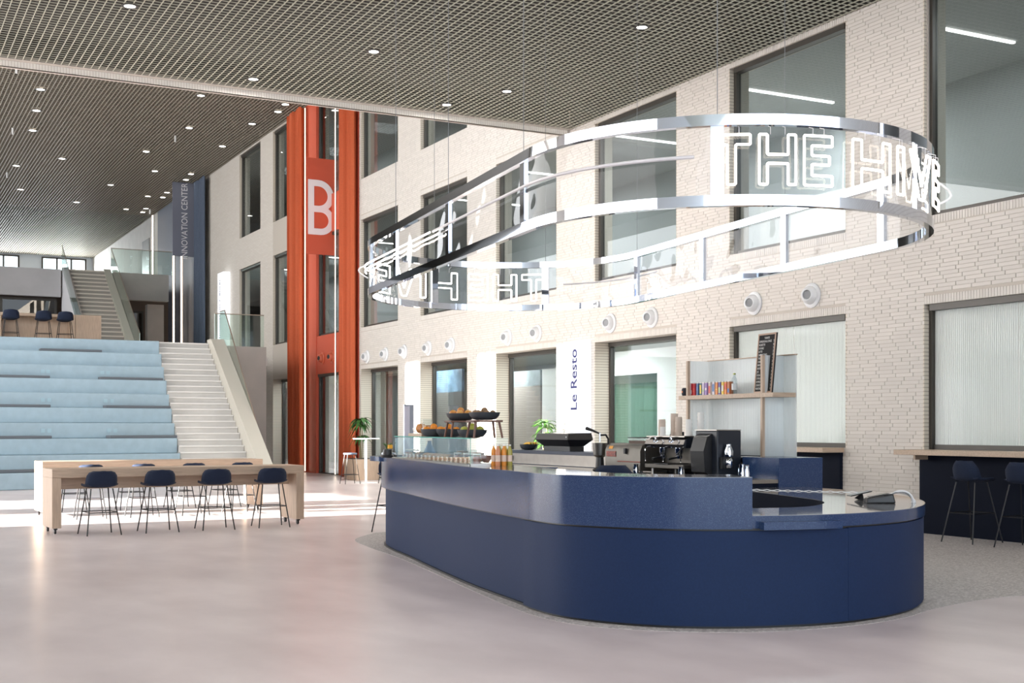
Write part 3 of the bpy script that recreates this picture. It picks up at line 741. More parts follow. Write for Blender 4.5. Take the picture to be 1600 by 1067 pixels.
def neon(word, s0, s1, hgt, zb, off):
    ws = [outline(c)[0] for c in word]; gap = .22; tot = sum(ws)+gap*(len(ws)-1); k = (s1-s0)/tot; s = s0
    for c, w_ in zip(word, ws):
        for poly in outline(c)[1]:
            pts = []
            m = len(poly)
            for i in range(m):
                a = poly[i-1]; b = poly[i]; d = poly[(i+1)%m]
                def mv(p, q, l):
                    L = math.hypot((q[0]-p[0])*k,(q[1]-p[1])*hgt); f = min(.45, l/L); return (p[0]+(q[0]-p[0])*f, p[1]+(q[1]-p[1])*f)
                pts += [mv(b,a,.016), mv(b,a,.005), mv(b,d,.005), mv(b,d,.016)]
            fine = []
            for i in range(len(pts)):
                p, q = pts[i], pts[(i+1)%len(pts)]; L = math.hypot((q[0]-p[0])*k,(q[1]-p[1])*hgt); n = max(1,int(L/.05))
                fine += [(p[0]+(q[0]-p[0])*j/n, p[1]+(q[1]-p[1])*j/n) for j in range(n)]
            P3 = [(*ring_pt(s+x*k, off), zb+y*hgt) for x,y in fine]
            G().tube(P3, .0085, 6, closed=True).build('neon_letter', M_neon, ring, smooth=True)
            for fx in (.3,.7):
                a = ring_pt(s+fx*w_*k, off); b = ring_pt(s+fx*w_*k, .0)
                G().tube([(*a,zb+hgt),(*a,zb+hgt+.05),(*b,RZ1-.08)], .0025, 4).build('wire', M_tubeoff, ring)
        s += (w_+gap)*k
neon('THE', 6.42, 7.22, .335, RZ0+.135, .06); neon('HIVE', 7.38, 8.66, .335, RZ0+.135, .06)
neon('THE', 16.14, 17.1, .335, RZ0+.135, .06); neon('HIVE', 17.25, 18.6, .335, RZ0+.135, .06)
def ringtube(s0, s1, z, off, r, m, nm):
    n = max(4, int((s1-s0)/.08)); G().tube([(*ring_pt(s0+(s1-s0)*i/n, off), z) for i in range(n+1)], r, 6).build(nm, m, ring, smooth=True)
ringtube(RLEN-.75, RLEN+2.3, RZ0+.335, .055, .009, M_neon, 'neon_tube'); ringtube(RLEN-.6, RLEN+2.55, RZ0+.285, .05, .009, M_neon, 'neon_tube')
ringtube(2.4, 6.3, RZ0+.33, .055, .013, M_tubeoff, 'frosted_tube')
ringtube(14.2, 15.9, RZ0+.33, .055, .010, M_tubeoff, 'frosted_tube')
for s, z in ((8.72, RZ0+.2), (18.95, RZ0+.25)):
    a = ring_pt(s, .06); b = ring_pt(s, .12)
    G().tube([(*ring_pt(s+.1*math.sin(PI*i/8),.06+.09*math.sin(PI*i/8)), z+.16-.02*i) for i in range(9)], .009, 6).build('cable_loop', M_whitepl, ring, smooth=True)
for i, s in enumerate((.9, 2.7, 4.6, 6.45, 9.0, 11.4, 14.6, 16.12, 17.6)):
    a = ring_pt(s); G().tube([(*a,RZ1-.01),(*a,NZ-.001)], .011 if i == 4 else .003, 6).build('suspension_cable', M_steel if i == 4 else M_grey, ring)

# ================================================================ DOWNLIGHTS
def at(px, py, z):
    d = 1975*(1.5-z)/(py-668); r = (px-800)/1975*d
    return (.8872*r+.4613*d, -.4613*r+.8872*d)
near_l = [(203,10,'left front'),(584,81,'middle front'),(396,124,'near the edge beam, left'),(1003,43,'front right'),(698,164,'near the edge beam, right'),(792,143,'near the edge beam, behind the ring cable')]
def downlight(x, y, z, lab, grp, r=.07):
    t = thing('downlight', lab, 'ceiling light', (x,y,z), 0, grp)
    G().lathe([(r*1.5,0),(r*1.5,-.012),(r,-.012),(r,0)], n=16, cap0=False, cap1=False).build('trim_ring', M_frame, t)
    G().lathe([(r*.98,-.003),(r*.98,-.008),(.001,-.008)], n=16).build('lens', M_spot, t)
    if z < 9: area('downlight_lamp', (x,y,z-.03), (0,0,0), .15, .15, 38, (1,.94,.9))
for px, py, lab in near_l:
    x, y = at(px,py,NZ-.01); downlight(x,y,NZ,'round downlight in the low grid ceiling, '+lab,'downlights in the low ceiling',.085)
far_l = [(102,115),(63.5,140),(57,173),(51,204),(97,248),(25.6,259),(32,296),(120,316),(314,149.5),(295.6,200),(228.5,237),(173,289),(242,267.6),(298.4,272),(290.6,281),(347.6,228.8),(394,193.7),(434.4,174.8),(446,163.3),(231,306.8),(228,326),(197,327),(261,301),(254.5,308.5),(223,331.7)]
ORD = ['1st','2nd','3rd'] + ['%dth' % k for k in range(4,31)]
far_p = sorted([p for p in (at(px,py,FZ-.01) for px, py in far_l) if p[0] < WX-.1], key=lambda p: p[1])
for i, (x, y) in enumerate(far_p):
    downlight(x,y,FZ,'small round downlight in the high slatted ceiling, %s nearest to the white edge beam' % ORD[i],'downlights in the high ceiling',.12)
for px, py, lab in ((26,111,'first'),(20,207,'second'),(274,219,'third'),(11,275,'fourth'),(234.5,332,'fifth')):
    x, y = at(px,py,FZ-.15); tag(G().tube([(x,y,FZ+.05),(x,y,FZ-.22)], .035, 8).build('sprinkler', M_whitepl), 'small white sprinkler hanging under the high ceiling, %s from the beam' % lab, 'sprinkler', 'sprinklers')

for (x, y) in ((1.5,4),(4.5,4.5),(7.5,5),(2.2,8),(10.5,6),(3,12),(11,12)): area('downlight_lamp', (x,y,NZ-.03), (0,0,0), .15, .15, 38, (1,.94,.9))  # added unseen fill lamps without fixtures, brightening the foreground floor

# ================================================================ STOOLS
def make_stool(seat_h, spread, lab, back=.235):
    t = thing('bar_stool', lab, 'stool')
    # shell: profile from the front edge back and up the backrest
    prof = [(.20,-.012,.40),(.16,.004,.43),(.08,0,.45),(0,-.004,.455),(-.09,0,.455),(-.15,.018,.45),(-.185,.055,.445),(-.205,.11,.44),(-.222,.17,.42),(-.234,.215,.36),(-.238,back,.25)]
    g = G(); vs = []; n = 12
    for (y, z, w_) in prof:
        for i in range(n+1):
            q = (i/n-.5)*2; x = q*w_/2
            edge = abs(q)**3
            vs.append((x, y + (.10*edge if z > .05 else .02*edge*0), z + seat_h + (.035*edge if z < .05 else 0)))
    m_ = n+1; g.add(vs, [(r*m_+i, r*m_+i+1, (r+1)*m_+i+1, (r+1)*m_+i) for r in range(len(prof)-1) for i in range(n)])
    o = g.build('seat_shell', M_fabric, t, smooth=True)
    sd = o.modifiers.new('s','SOLIDIFY'); sd.thickness = .022; sd.offset = -1
    a, b = spread
    tops = [(-.15,.11),(.15,.11),(.15,-.12),(-.15,-.12)]; feet = [(-a,b),(a,b),(a,-b),(-a,-b)]
    for (p, q) in zip(tops, feet): G().tube([(p[0],p[1],seat_h-.012),(q[0],q[1],0)], .0095, 6).build('leg', M_black, t)
    f = .32*seat_h/ .66; k = (seat_h-.012-f)/(seat_h-.012)
    G().tube([(p[0]+(q[0]-p[0])*k, p[1]+(q[1]-p[1])*k, f) for p,q in zip(tops,feet)], .007, 6, closed=True).build('foot_ring', M_black, t)
    return t
proto = make_stool(.66, (.235,.25), 'x')
used = [False]
def stool(x, y, rz, lab, group):
    if not used[0]:
        used[0] = True; proto.location = (x,y,0); proto.rotation_euler = (0,0,rz); proto['label'] = lab; proto['group'] = group; return proto
    return dup(proto, (x,y,0), rz, lab, group)
grp = 'navy stools at the oak tables'
od = ['first','second','third','fourth']
for i, (x, y) in enumerate(((3.05,18.42),(3.88,18.52),(4.72,18.6),(5.59,18.68))): stool(x,y,.1*(1-i*.5),'navy bar stool on the near side of the front oak table, %s from the left' % od[i], grp)
for i, (x, y) in enumerate(((3.45,21.75),(4.3,21.8),(5.15,21.85),(6.0,21.9))): stool(x,y,.05*(i-1),'navy bar stool between the two oak tables, %s from the left' % od[i], grp)
for i, (x, y) in enumerate(((3.5,23.75),(4.5,23.82),(5.4,23.87),(6.25,23.9))): stool(x,y,PI+.05*(i-1),'navy bar stool on the far side of the rear oak table, %s from the left' % od[i], grp)
tall = make_stool(.80, (.25,.29), 'navy upholstered bar stool at the right window counter, the one nearer the pier', .27)
tall.location = (12.95,11.88,0); tall.rotation_euler = (0,0,-PI/2+.05); tall['group'] = 'navy stools at the window counters'
dup(tall, (12.95,11.02,0), -PI/2+.1, 'navy upholstered bar stool at the right window counter, cut off by the frame', 'navy stools at the window counters')
dup(tall, (12.88,15.1,0), -PI/2, 'navy bar stool under the window counter behind the low counter end', 'navy stools at the window counters')
x, y = 3.45, 42.0
for i, (px, lab) in enumerate(((17,'left'),(68,'middle'),(102,'right'))):
    k = (px-800)/1975; z = 41.9/(-.4613*k+.8872); x = .8872*k*z+.4613*z
    r = dup(proto, (x,41.95,LZ), 0, 'dark navy stool at the oak counter on the landing, %s one' % lab, 'stools at the landing counter'); r.scale = (1.1,1.1,1.22)
# round backless stools + standing table by the curtain
def round_stool(x, y, lab):
    t = thing('round_stool', lab, 'stool', (x,y,0), 0, 'round stools by the curtain')
    G().lathe([(.02,.78),(.17,.78),(.185,.80),(.18,.825),(.02,.835)],n=20).build('seat', mat('slate_seat', (.09,.12,.17), .7), t, smooth=True)
    for sx, sy in ((1,1),(1,-1),(-1,-1),(-1,1)): G().tube([(.11*sx,.11*sy,.78),(.21*sx,.21*sy,0)], .009, 6).build('leg', M_black, t)
    G().tube([(.18*sx,.18*sy,.25) for sx,sy in ((1,1),(1,-1),(-1,-1),(-1,1))], .007, 6, closed=True).build('foot_ring', M_black, t)
round_stool(11.72,31.9,'slate topped round stool in front of the orange curtain'); round_stool(12.7,31.6,'slate topped round stool right of the white standing table')
t = thing('standing_table', 'slim white round standing table by the orange curtain', 'table', (12.32,32.3,0))
G().lathe([(.02,0),(.32,0),(.32,.012),(.03,.03)],n=28).build('base', M_whitepl, t); G().lathe([(.035,.02),(.035,1.19)],n=12).build('column', M_whitepl, t); G().lathe([(.02,1.19),(.36,1.19),(.36,1.215),(.02,1.215)],n=32).build('tabletop', M_whitepl, t)
# bar stool standing at the far-left end of the coffee counter
r = dup(tall, (6.84,16.75,0), PI, 'black legged bar stool half hidden behind the left end of the coffee counter', 'navy stools at the window counters')
r['group'] = 'counter end stool'

# ================================================================ OAK HIGH TABLES
def high_table(x, y, rz, L, D, H, lab):
    t = thing('high_table', lab, 'table', (x,y,0), rz); k = .085
    G().box(0,0,H-.125,L,D,H).build('tabletop', M_oak, t, bevel=.004)
    for xx in (0, L-.125):
        G().box(xx,0,k,xx+.125,D,H-.126).build('leg', M_oakv, t, bevel=.004)
        for yy in (.09, D-.09):
            c = G(); c.cbox((xx+.06,yy,k-.012),(.05,.05,.024)); a = [(.006,-.012),(.04,-.012),(.04,.012),(.006,.012)]
            o = c.build('castor', M_blackpl, t)
            w_ = G(); n = 14
            vs = [(xx+.06+s*.013, yy+.02+.036*math.cos(2*PI*i/n), .037+.036*math.sin(2*PI*i/n)) for s in (-1,1) for i in range(n)]
            w_.add(vs, [tuple(range(n-1,-1,-1)), tuple(range(n,2*n))]+[(i,(i+1)%n,n+(i+1)%n,n+i) for i in range(n)]); w_.build('wheel', M_blackpl, o)
    G().box(.126,D*.48,H-.30,L-.126,D*.48+.04,H-.126).build('apron', M_oak, t)
    return t
high_table(2.45,18.66,math.radians(3),3.73,.72,.918,'long oak high table on castors in front, with four stools on its near side')
high_table(2.78,22.35,math.radians(3),3.83,.72,.93,'long oak high table on castors behind the other, with a sunlit top')

# ================================================================ COFFEE BAR
bar = thing('coffee_bar', 'large rounded navy coffee bar counter with a terrazzo top band', 'counter', (0,0,0))
B0 = [(7.6,16.35),(6.75,16.05),(6.15,15.45),(5.86,14.66),(5.63,13.4),(5.39,12.17),(5.14,10.75),(4.99,9.55),(4.92,9.0),(4.96,8.52),(5.23,8.01),(5.60,7.68),(6.09,7.48),(6.74,7.39),(7.47,7.56),(8.06,7.93),(8.56,8.46),(8.97,9.15),(9.23,10.05),(9.31,10.95)]
BP = spline(B0, 10)
def cut(P, f): return [p for i, p in enumerate(P) if f(i, p)]
i_step = min(range(len(BP)), key=lambda i: abs(BP[i][1]-9.36) + (10 if BP[i][0] > 6 else 0))
i_low = min(range(len(BP)), key=lambda i: math.hypot(BP[i][0]-5.94, BP[i][1]-7.54))
i_seam = min(range(len(BP)), key=lambda i: math.hypot(BP[i][0]-6.80, BP[i][1]-7.40))
def shell(P, din, dout, z0, z1):
    return G().strip(offset(P, -dout), offset(P, din), z0, z1)
HT, HL = 1.128, .842
# base panels
o = shell(BP[:i_step+1], .3, -.045, .022, .73).build('front_panel', M_navy, bar, smooth=True)
o = shell(BP[i_step:i_seam], .3, 0, .022, .73).build('front_panel', M_navy, bar, smooth=True)
A_ = BP[i_seam-1:]; p0, p1 = BP[i_seam-1], BP[i_seam]
A_ = [(p0[0]+(p1[0]-p0[0])*.035, p0[1]+(p1[1]-p0[1])*.035)] + A_[1:]
shell(A_, .3, 0, .022, .735).build('front_panel', M_navy, bar, smooth=True)
shell(BP, .28, -.022, 0, .022).build('plinth', M_blackpl, bar, smooth=True)
# under-band light gap and terrazzo bands
shell(BP[:i_low+1], .3, .012, .745, HT).build('upper_band', M_navytop, bar, smooth=True)
shell(BP[i_low:], .3, .012, .75, HL).build('lower_band', M_navytop, bar, smooth=True)
shell(BP, .29, -.02, .73, .75).build('shadow_gap', M_blackpl, bar, smooth=True)
# tops
inner_up = offset(BP[:i_low+1], .56)
M_topgloss = mat('polished_counter_top', (.20,.21,.24), .05, spec=.8)
M_toplow = mat('polished_low_top', (.26,.27,.29), .06, spec=.9, coat=.5)
G().strip(offset(BP[:i_low+1], -.0125), inner_up, HT, HT+.004).build('counter_top', M_topgloss, bar)
G().strip(offset(BP[:i_low+1], .3), inner_up, .9, HT).build('counter_back', M_navy, bar)
lo = BP[i_low:]; m = len(lo)
hole = spline([(6.28,8.25),(6.9,8.15),(7.4,8.42),(7.72,8.85),(7.9,9.4),(8.05,9.9),(8.2,10.5),(8.45,10.95)], 8)
def resample(P, n):
    d = [0]
    for a, b in zip(P[:-1], P[1:]): d.append(d[-1]+math.hypot(b[0]-a[0],b[1]-a[1]))
    out = []
    for i in range(n):
        s = d[-1]*i/(n-1); j = 0
        while j < len(d)-2 and d[j+1] < s: j += 1
        f = (s-d[j])/((d[j+1]-d[j]) or 1); out.append((P[j][0]+(P[j+1][0]-P[j][0])*f, P[j][1]+(P[j+1][1]-P[j][1])*f))
    return out
loR = resample(offset(lo, -.0125), 60); hoR = resample(hole, 60)
G().strip(loR, hoR, HL, HL+.004).build('low_counter_top', M_toplow, bar)
G().strip(offset(hoR, -.02), hoR, .1, HL).build('inner_panel', M_navypanel, bar)
# end slab overhanging at the far left end
E_ = [(6.2,14.9),(5.92,14.88),(5.86,15.08),(5.93,15.4),(6.2,15.75),(6.6,15.8)]
G().prism(spline(E_, 5, True), HT-.055, HT+.004).build('end_slab', M_navytop, bar)
# tray rail
i_a = min(range(len(BP)), key=lambda i: math.hypot(BP[i][0]-6.0, BP[i][1]-7.52)); i_b = min(range(len(BP)), key=lambda i: math.hypot(BP[i][0]-6.60, BP[i][1]-7.40))
G().strip(offset(BP[i_a:i_b+1], -.10), offset(BP[i_a:i_b+1], -.013), .742, .80).build('tray_rail', M_navytop, bar)
struct('floor_inside_bar', G().prism([(6.3,8.6),(7.6,9),(8.6,10.9),(8.6,16),(7.2,16),(6.2,14)], .001, .004), M_blackpl, 'dark floor inside the coffee bar')

# back counter
bk = thing('back_counter', 'navy back counter with a steel splash and raised ledge behind the coffee bar', 'counter', (0,0,0))
G().box(9.25,11.605,.0,9.72,18.2,1.10).build('body', M_navy, bk); G().box(9.22,11.605,1.10,9.74,18.2,1.15).build('ledge', mat('navy_ledge', (.015,.025,.055), .3), bk)
G().box(9.235,11.63,.94,9.249,18.1,1.098).build('steel_splash', M_steel, bk)
G().box(8.5,10.97,.89,9.0,18.1,.93).build('worktop', M_steel, bk); G().box(9.0,11.605,.89,9.234,18.1,.93).build('worktop', M_steel, bk); G().box(8.55,10.98,0,9.2,18.1,.888).build('lower_cabinet', M_navypanel, bk)
G().box(9.002,10.96,.0,9.62,11.6,1.165).build('end_block', M_navytop, bk); 
# shelf unit
sh = thing('shelf_unit', 'polycarbonate and oak shelf unit standing on the back counter', 'shelf', (0,0,1.166))
def ribs(x0, y0, x1, y1, z0, z1):
    L = math.hypot(x1-x0,y1-y0); k = int(L/.045); g = G(); tx, ty = (x1-x0)/L, (y1-y0)/L; nx, ny = -ty*.008, tx*.008
    g.add([(x0+nx,y0+ny,z0),(x1+nx,y1+ny,z0),(x1+nx,y1+ny,z1),(x0+nx,y0+ny,z1),(x0-nx,y0-ny,z0),(x1-nx,y1-ny,z0),(x1-nx,y1-ny,z1),(x0-nx,y0-ny,z1)], [(0,1,2,3),(7,6,5,4),(0,4,5,1),(3,2,6,7),(0,3,7,4),(1,5,6,2)])
    for i in range(1,k): p = (x0+tx*L*i/k, y0+ty*L*i/k); g.cbox((p[0],p[1],(z0+z1)/2),(.004,.018,z1-z0-.01), rz=math.atan2(ty,tx))
    return g
zt_ = 1.17
ribs(9.6,11.38,9.6,13.06,0,zt_).build('back_panel', M_poly, sh)
ribs(9.31,13.07,9.6,13.07,0,zt_).build('side_panel', M_poly, sh); ribs(9.31,11.6,9.6,11.6,0,zt_).build('side_panel', M_poly, sh)
for (x, y) in ((9.29,13.07),(9.29,11.6)): G().box(x-.018,y-.018,0,x+.018,y+.018,zt_).build('upright', M_oakv, sh)
G().box(9.58,11.38,zt_,9.62,13.06,zt_+.012).build('top_edge', M_oak, sh)
G().box(9.25,11.37,.685,9.585,13.22,.735).build('shelf_board', M_oak, sh)
SZ = 1.166+.736
def ypx(px, v):
    k = (px-800)/1975; z = v/(.8872*k+.4613); return -.4613*k*z+.8872*z
cols = [(.55,.03,.04),(.60,.04,.05),(.04,.12,.28),(.03,.13,.17),(.60,.52,.66),(.34,.22,.50),(.66,.55,.50),(.62,.60,.68),(.75,.26,.06),(.14,.10,.36),(.80,.58,.06),(.75,.24,.05),(.50,.16,.06)]
clab = ['dark red','bright red','dark blue','teal','pale lilac','violet','pale pink','pale grey','orange and white','indigo','yellow','orange','rust orange']
pxs = [1082.5,1087,1092.5,1097.5,1101.5,1106,1111.5,1117.5,1122.5,1127,1132,1136.5,1141]
for i, px in enumerate(pxs):
    y = ypx(px, 9.36); t = thing('juice_carton', '%s drink carton on the oak shelf, %s in the row' % (clab[i], (ow+['twelfth','thirteenth'])[i]), 'carton', (9.36,y,SZ), 0, 'drink cartons on the shelf')
    G().box(-.03,-.021,0,.03,.021,.15).build('box', mat('carton_%d' % i, cols[i], .45), t)
    G().box(-.0312,-.017,.02+.02*(i%3),-.030,.017,.07+.02*(i%4)).build('label_patch', mat('patch_%d' % (i%5), [(.75,.72,.7),(.7,.1,.08),(.1,.2,.45),(.8,.6,.1),(.5,.6,.4)][i%5], .5), t)
    G().box(-.03,-.021,.1501,.03,.021,.16).build('fold_top', M_paper, t)
def bottle(x, y, z, h, r, m, lab, cat='bottle', group=None, cap=None, capm=None, lbl=None):
    t = thing('bottle', lab, cat, (x,y,z), 0, group)
    G().lathe([(r*.9,0),(r,.01),(r,h*.62),(r*.95,h*.72),(r*.42,h*.88),(r*.42,h*.93)], n=14).build('body', m, t, smooth=True)
    G().lathe([(r*.48,h*.935),(r*.48,h),(.001,h)], n=12).build('cap', capm, t)
    if lbl: G().lathe([(r*1.02,h*.2),(r*1.02,h*.5)], n=14, cap0=False, cap1=False).build('label', lbl, t, smooth=True)
    return t
bottle(9.36, ypx(1147.5,9.36), SZ, .25, .033, glass('water_bottle', (.82,.86,.87), 1.35), 'clear water bottle with yellow green cap on the oak shelf', capm=mat('lime_cap', (.45,.45,.06), .4), lbl=mat('pale_label', (.70,.74,.76), .5))
t = thing('speaker', 'small dark blue cylindrical speaker at the left end of the oak shelf', 'speaker', (9.33, ypx(1070.5,9.33), SZ))
G().lathe([(.03,0),(.042,.012),(.045,.05),(.042,.088),(.03,.1),(.001,.1)], n=16).build('body', mat('speaker_navy', (.012,.016,.03), .7), t, smooth=True); G().cbox((-.0455,0,.05),(.003,.02,.022)).build('badge', mat('badge_orange', (.7,.2,.05), .5), t)
# letter board
yb = ypx(1190, 9.42)
lb = thing('letter_board', 'tall black letter board menu with an oak frame leaning on the shelf', 'menu board', (9.36, ypx(1196,9.4), SZ))
lb.rotation_euler = (0,.10,-.09)
H_, W_ = .70, .36
G().box(0,-W_/2,0,.02,W_/2,H_).build('board', mat('board_black', (.010,.010,.010), .8), lb)
fr = G()
for (a,b,c,d) in ((-W_/2,0,W_/2,.02),(-W_/2,H_-.02,W_/2,H_),(-W_/2,.02,-W_/2+.018,H_-.02),(W_/2-.018,.02,W_/2,H_-.02)): fr.box(-.008,a,b,-.0005,c,d)
fr.build('frame', mat('board_frame', (.50,.34,.25), .5), lb)
lines = ['TARIFS','ESPRESSO/ALLONGE','NOISETTE','DOUBLE','LATTE','CAPPUCCINO','THE','CHAI LATTE','INFUSION','SIROP','JUS','SODA','CITRON','EXPRESSO','CHOCOLAT','MENTHE']
for i, s in enumerate(lines):
    z = H_-.055-i*.0395
    if i == 0: text(s, .036, 'lettering', M_paper, lb, (-.003,0,z), TOWEST, .001)
    else:
        text(s, .036, 'lettering', M_paper, lb, (-.003,W_/2-.025,z), TOWEST, .001, 'LEFT', sx=.78)
        text('1202321231232123'[i], .036, 'lettering', M_paper, lb, (-.003,-W_/2+.035,z), TOWEST, .001)

# window counters on the right
def window_counter(u0, u1, lab):
    t = thing('window_counter', lab, 'counter', (0,0,0))
    G().box(WX-.42,u0,1.118,WX+.11,u1,1.19).build('top', M_oak, t, bevel=.004); G().box(WX-.06,u0+.02,0,WX+.02,u1-.14,1.116).build('navy_front', M_navypanel, t)
    G().box(WX-.3,u1-.3,1.05,WX-.01,u1-.26,1.117).build('bracket', M_oak, t)
window_counter(9.6,13.42,'oak window counter over a navy panel at the right edge'); window_counter(14.9,17.9,'oak window counter over a navy panel behind the bar end')

# ================================================================ THINGS ON THE COUNTER
CT = HT+.0045
CA = (5.27, 11.0); CTN = (.153, .988); CNN = (.988, -.153); CRZ = -math.atan2(.153,.988)
def cpos(s, x): return (CA[0]+CTN[0]*s+CNN[0]*x, CA[1]+CTN[1]*s+CNN[1]*x)
def csolve(px, x):
    kk = (px-800)/1975; lo_, hi_ = -1.0, 4.5
    for _ in range(40):
        m_ = (lo_+hi_)/2; p = cpos(m_, x); r = .8872*p[0]-.4613*p[1]; z = .4613*p[0]+.8872*p[1]
        if r/z > kk: lo_ = m_
        else: hi_ = m_
    return lo_
case = thing('display_case', 'long low glass display case on the left part of the counter', 'display case', (*CA, CT), CRZ)
LC, DC, HC = 3.15, .38, .258
G().box(-.03,-.02,0,DC,LC+.02,.014).build('base_tray', M_steel, case)
G().box(0,0,.015,.006,LC,HC).build('front_pane', M_glcl, case); G().box(.007,0,.015,DC,.006,HC).build('end_pane', M_glcl, case); G().box(.007,LC-.006,.015,DC,LC,HC).build('end_pane', M_glcl, case)
G().box(0,-.01,HC+.001,DC,LC,HC+.009).build('top_pane', M_glcl, case)
g = G(); g.box(-.004,-.01,HC,.0,LC,HC+.01); g.box(-.004,-.006,.015,-.0005,.0,HC); g.build('glass_edge', M_gledge, case)
TOPZ = CT+HC+.0095
rnd = random.Random(11)
M_bread = mat('bread_crust', (.55,.24,.07), .7, noise=.4, scale=25); M_bun = mat('bun', (.60,.36,.20), .7, noise=.3, scale=20); M_choc = mat('chocolate', (.10,.04,.02), .5)
M_dip = mat('pink_dip', (.55,.25,.22), .5); M_jarg = glass('jar_glass', (.90,.93,.93), 1.35)
# trays, pastries, jars and price tags inside
s_ = .12; idx = 0
names = [('bread_roll','round golden bread roll','roll',M_bun),('muffin','dark chocolate muffin','muffin',M_choc),('croissant','brown crusted pastry','pastry',M_bread),('dessert_jar','small lidded dessert jar','jar',None)]
while s_ < 3.0:
    kind = [3,3,3,1,3,1,0,0,0,2,0,2,1,2,3,3][idx % 16]; nm, lb_, ct_, mm = names[kind]; x = .10
    px_, py_ = cpos(s_, x); lab = '%s in the glass display case, %s from the bottle end' % (lb_, ['first','second','third','fourth','fifth','sixth','seventh','eighth','ninth','tenth','eleventh','twelfth','thirteenth','fourteenth','fifteenth','sixteenth','seventeenth','eighteenth','nineteenth','twentieth'][idx % 20])
    zz = CT+.0145
    if kind == 3:
        t = thing(nm, lab, ct_, (px_,py_,zz), 0, 'desserts in the display case'); col_ = [M_dip, M_paper, M_choc, M_bun][idx % 4]
        G().lathe([(.036,.0),(.036,.07)],n=12).build('filling', col_, t, smooth=True); G().lathe([(.04,0),(.04,.085)],n=12,cap0=False,cap1=False).build('glass', M_jarg, t, smooth=True); G().lathe([(.041,.086),(.041,.1),(.001,.1)],n=12).build('lid', M_paper, t)
    else:
        gg = G(); gg.lathe([(.02,0),(.05,.01),(.058,.03),(.05,.055),(.028,.07),(.002,.075)], n=12, sy=1.25 if kind != 1 else 1)
        o = gg.build(nm, mm, smooth=True); o.location = (px_,py_,zz); o.rotation_euler = (0,0,CRZ+.2); tag(o, lab, ct_, 'pastries in the display case')
    tx, ty = cpos(s_, .03)
    tgo = thing('price_tag', 'small white price tag inside the display case front, %s from the bottle end' % ['first','second','third','fourth','fifth','sixth','seventh','eighth','ninth','tenth','eleventh','twelfth','thirteenth','fourteenth','fifteenth','sixteenth','seventeenth','eighteenth','nineteenth','twentieth'][idx % 20], 'price tag', (tx,ty,zz), CRZ, 'price tags')
    G().box(0,-.03,0,.004,.03,.05).build('card', M_paper, tgo); G().box(-.0008,-.004,.018,-.0001,.016,.036).build('mark', mat('tag_red', (.65,.10,.06), .6), tgo); G().box(-.0008,-.025,.006,-.0001,.0,.012).build('print', M_black, tgo)
    s_ += .165 if kind == 3 else .175; idx += 1
for i, (s0, m_, h_) in enumerate(((.35,M_dip,.10),(.62,M_bread,.13),(.9,M_dip,.12),(1.2,mat('fruit_mix', (.45,.10,.12), .5, noise=.6, scale=60, col2=(.5,.4,.1)),.14),(2.55,mat('blue_box', (.06,.14,.30), .5),.2))):
    px_, py_ = cpos(s0,.27); t = thing('glass_bowl' if i < 4 else 'blue_carafe', ['small glass bowl of pink dip in the case','tall glass of brown cereal in the case','wide glass bowl of pink yogurt in the case','glass bowl of red fruit salad in the case','dark blue carafe at the far end of the case'][i], 'bowl' if i < 4 else 'carafe', (px_,py_,CT+.0145))
    if i < 4: G().lathe([(.03,0),(.06,h_*.5),(.075,h_)],n=14,cap1=False).build('bowl', M_jarg, t, smooth=True); G().lathe([(.026,.004),(.055,h_*.5),(.062,h_*.75),(.002,h_*.8)],n=14).build('filling', m_, t, smooth=True)
    else: G().lathe([(.06,0),(.075,.06),(.03,.15),(.02,.19),(.03,.2)],n=14).build('body', m_, t, smooth=True)
o = G().box(0,0,0,.30,.012,.02).build('price_rail', M_whitepl); o.location = (*cpos(-.045,-.01),CT); o.rotation_euler = (0,0,CRZ); tag(o,'white strip tray on the counter before the juice bottles','tray')
# bowls and stands on the case top
def bowl(x, y, z, r, h, lab, m=M_pot):
    t = thing('bowl', lab, 'bowl', (x,y,z), 0, 'dark fruit bowls')
    G().lathe([(r*.5,0),(r*.72,.008),(r*.93,h*.55),(r,h),(r*.96,h),(r*.88,h*.55),(r*.6,.018),(.002,.016)], n=24).build('body', m, t, smooth=True); return t
def fruit(x, y, z, r, m, nm, lab, cat, grp):
    t = thing(nm, lab, cat, (x,y,z), rnd.uniform(0,6), grp); G().ball((0,0,r),r,10,7,.93).build('flesh', m, t, smooth=True); G().tube([(0,0,r*1.9),(.003,0,r*2.12)],.003,4).build('stem', M_stem, t)
M_or = mat('orange_peel', (.85,.30,.02), .5, noise=.15, scale=40); M_ap = mat('apple_skin', (.60,.14,.05), .35, noise=.6, scale=18, col2=(.75,.45,.10)); M_ki = mat('kiwi_skin', (.28,.17,.09), .8, noise=.3, scale=50); M_pr = mat('green_fruit', (.45,.48,.06), .45, noise=.3, scale=20); M_pl = mat('plum_skin', (.30,.04,.06), .4)
def fill(px, x, z, r, h, fr, m, nm, word, cat, lab, n=7):
    s0 = csolve(px, x); bx, by = cpos(s0, x); bowl(bx, by, z, r, h, lab)
    for i in range(n):
        a = 2*PI*i/(n-1) if i else 0; rad = r*.58 if i else 0
        zz = z+h*.42 if i else z+h*.8
        fruit(bx+rad*math.cos(a), by+rad*math.sin(a), zz, fr, m, nm, '%s in the %s, %s one' % (word, lab.split(' holding')[0], ow[i] if i else 'topmost'), cat, '%s in a counter bowl' % word)
fill(678,.12,TOPZ,.15,.085,.04,M_or,'orange_fruit','orange','orange','far dark bowl on the display case holding oranges')
fill(702,.24,TOPZ,.15,.085,.038,M_or,'orange_fruit','ripe orange','orange','middle dark bowl on the display case holding oranges',5)
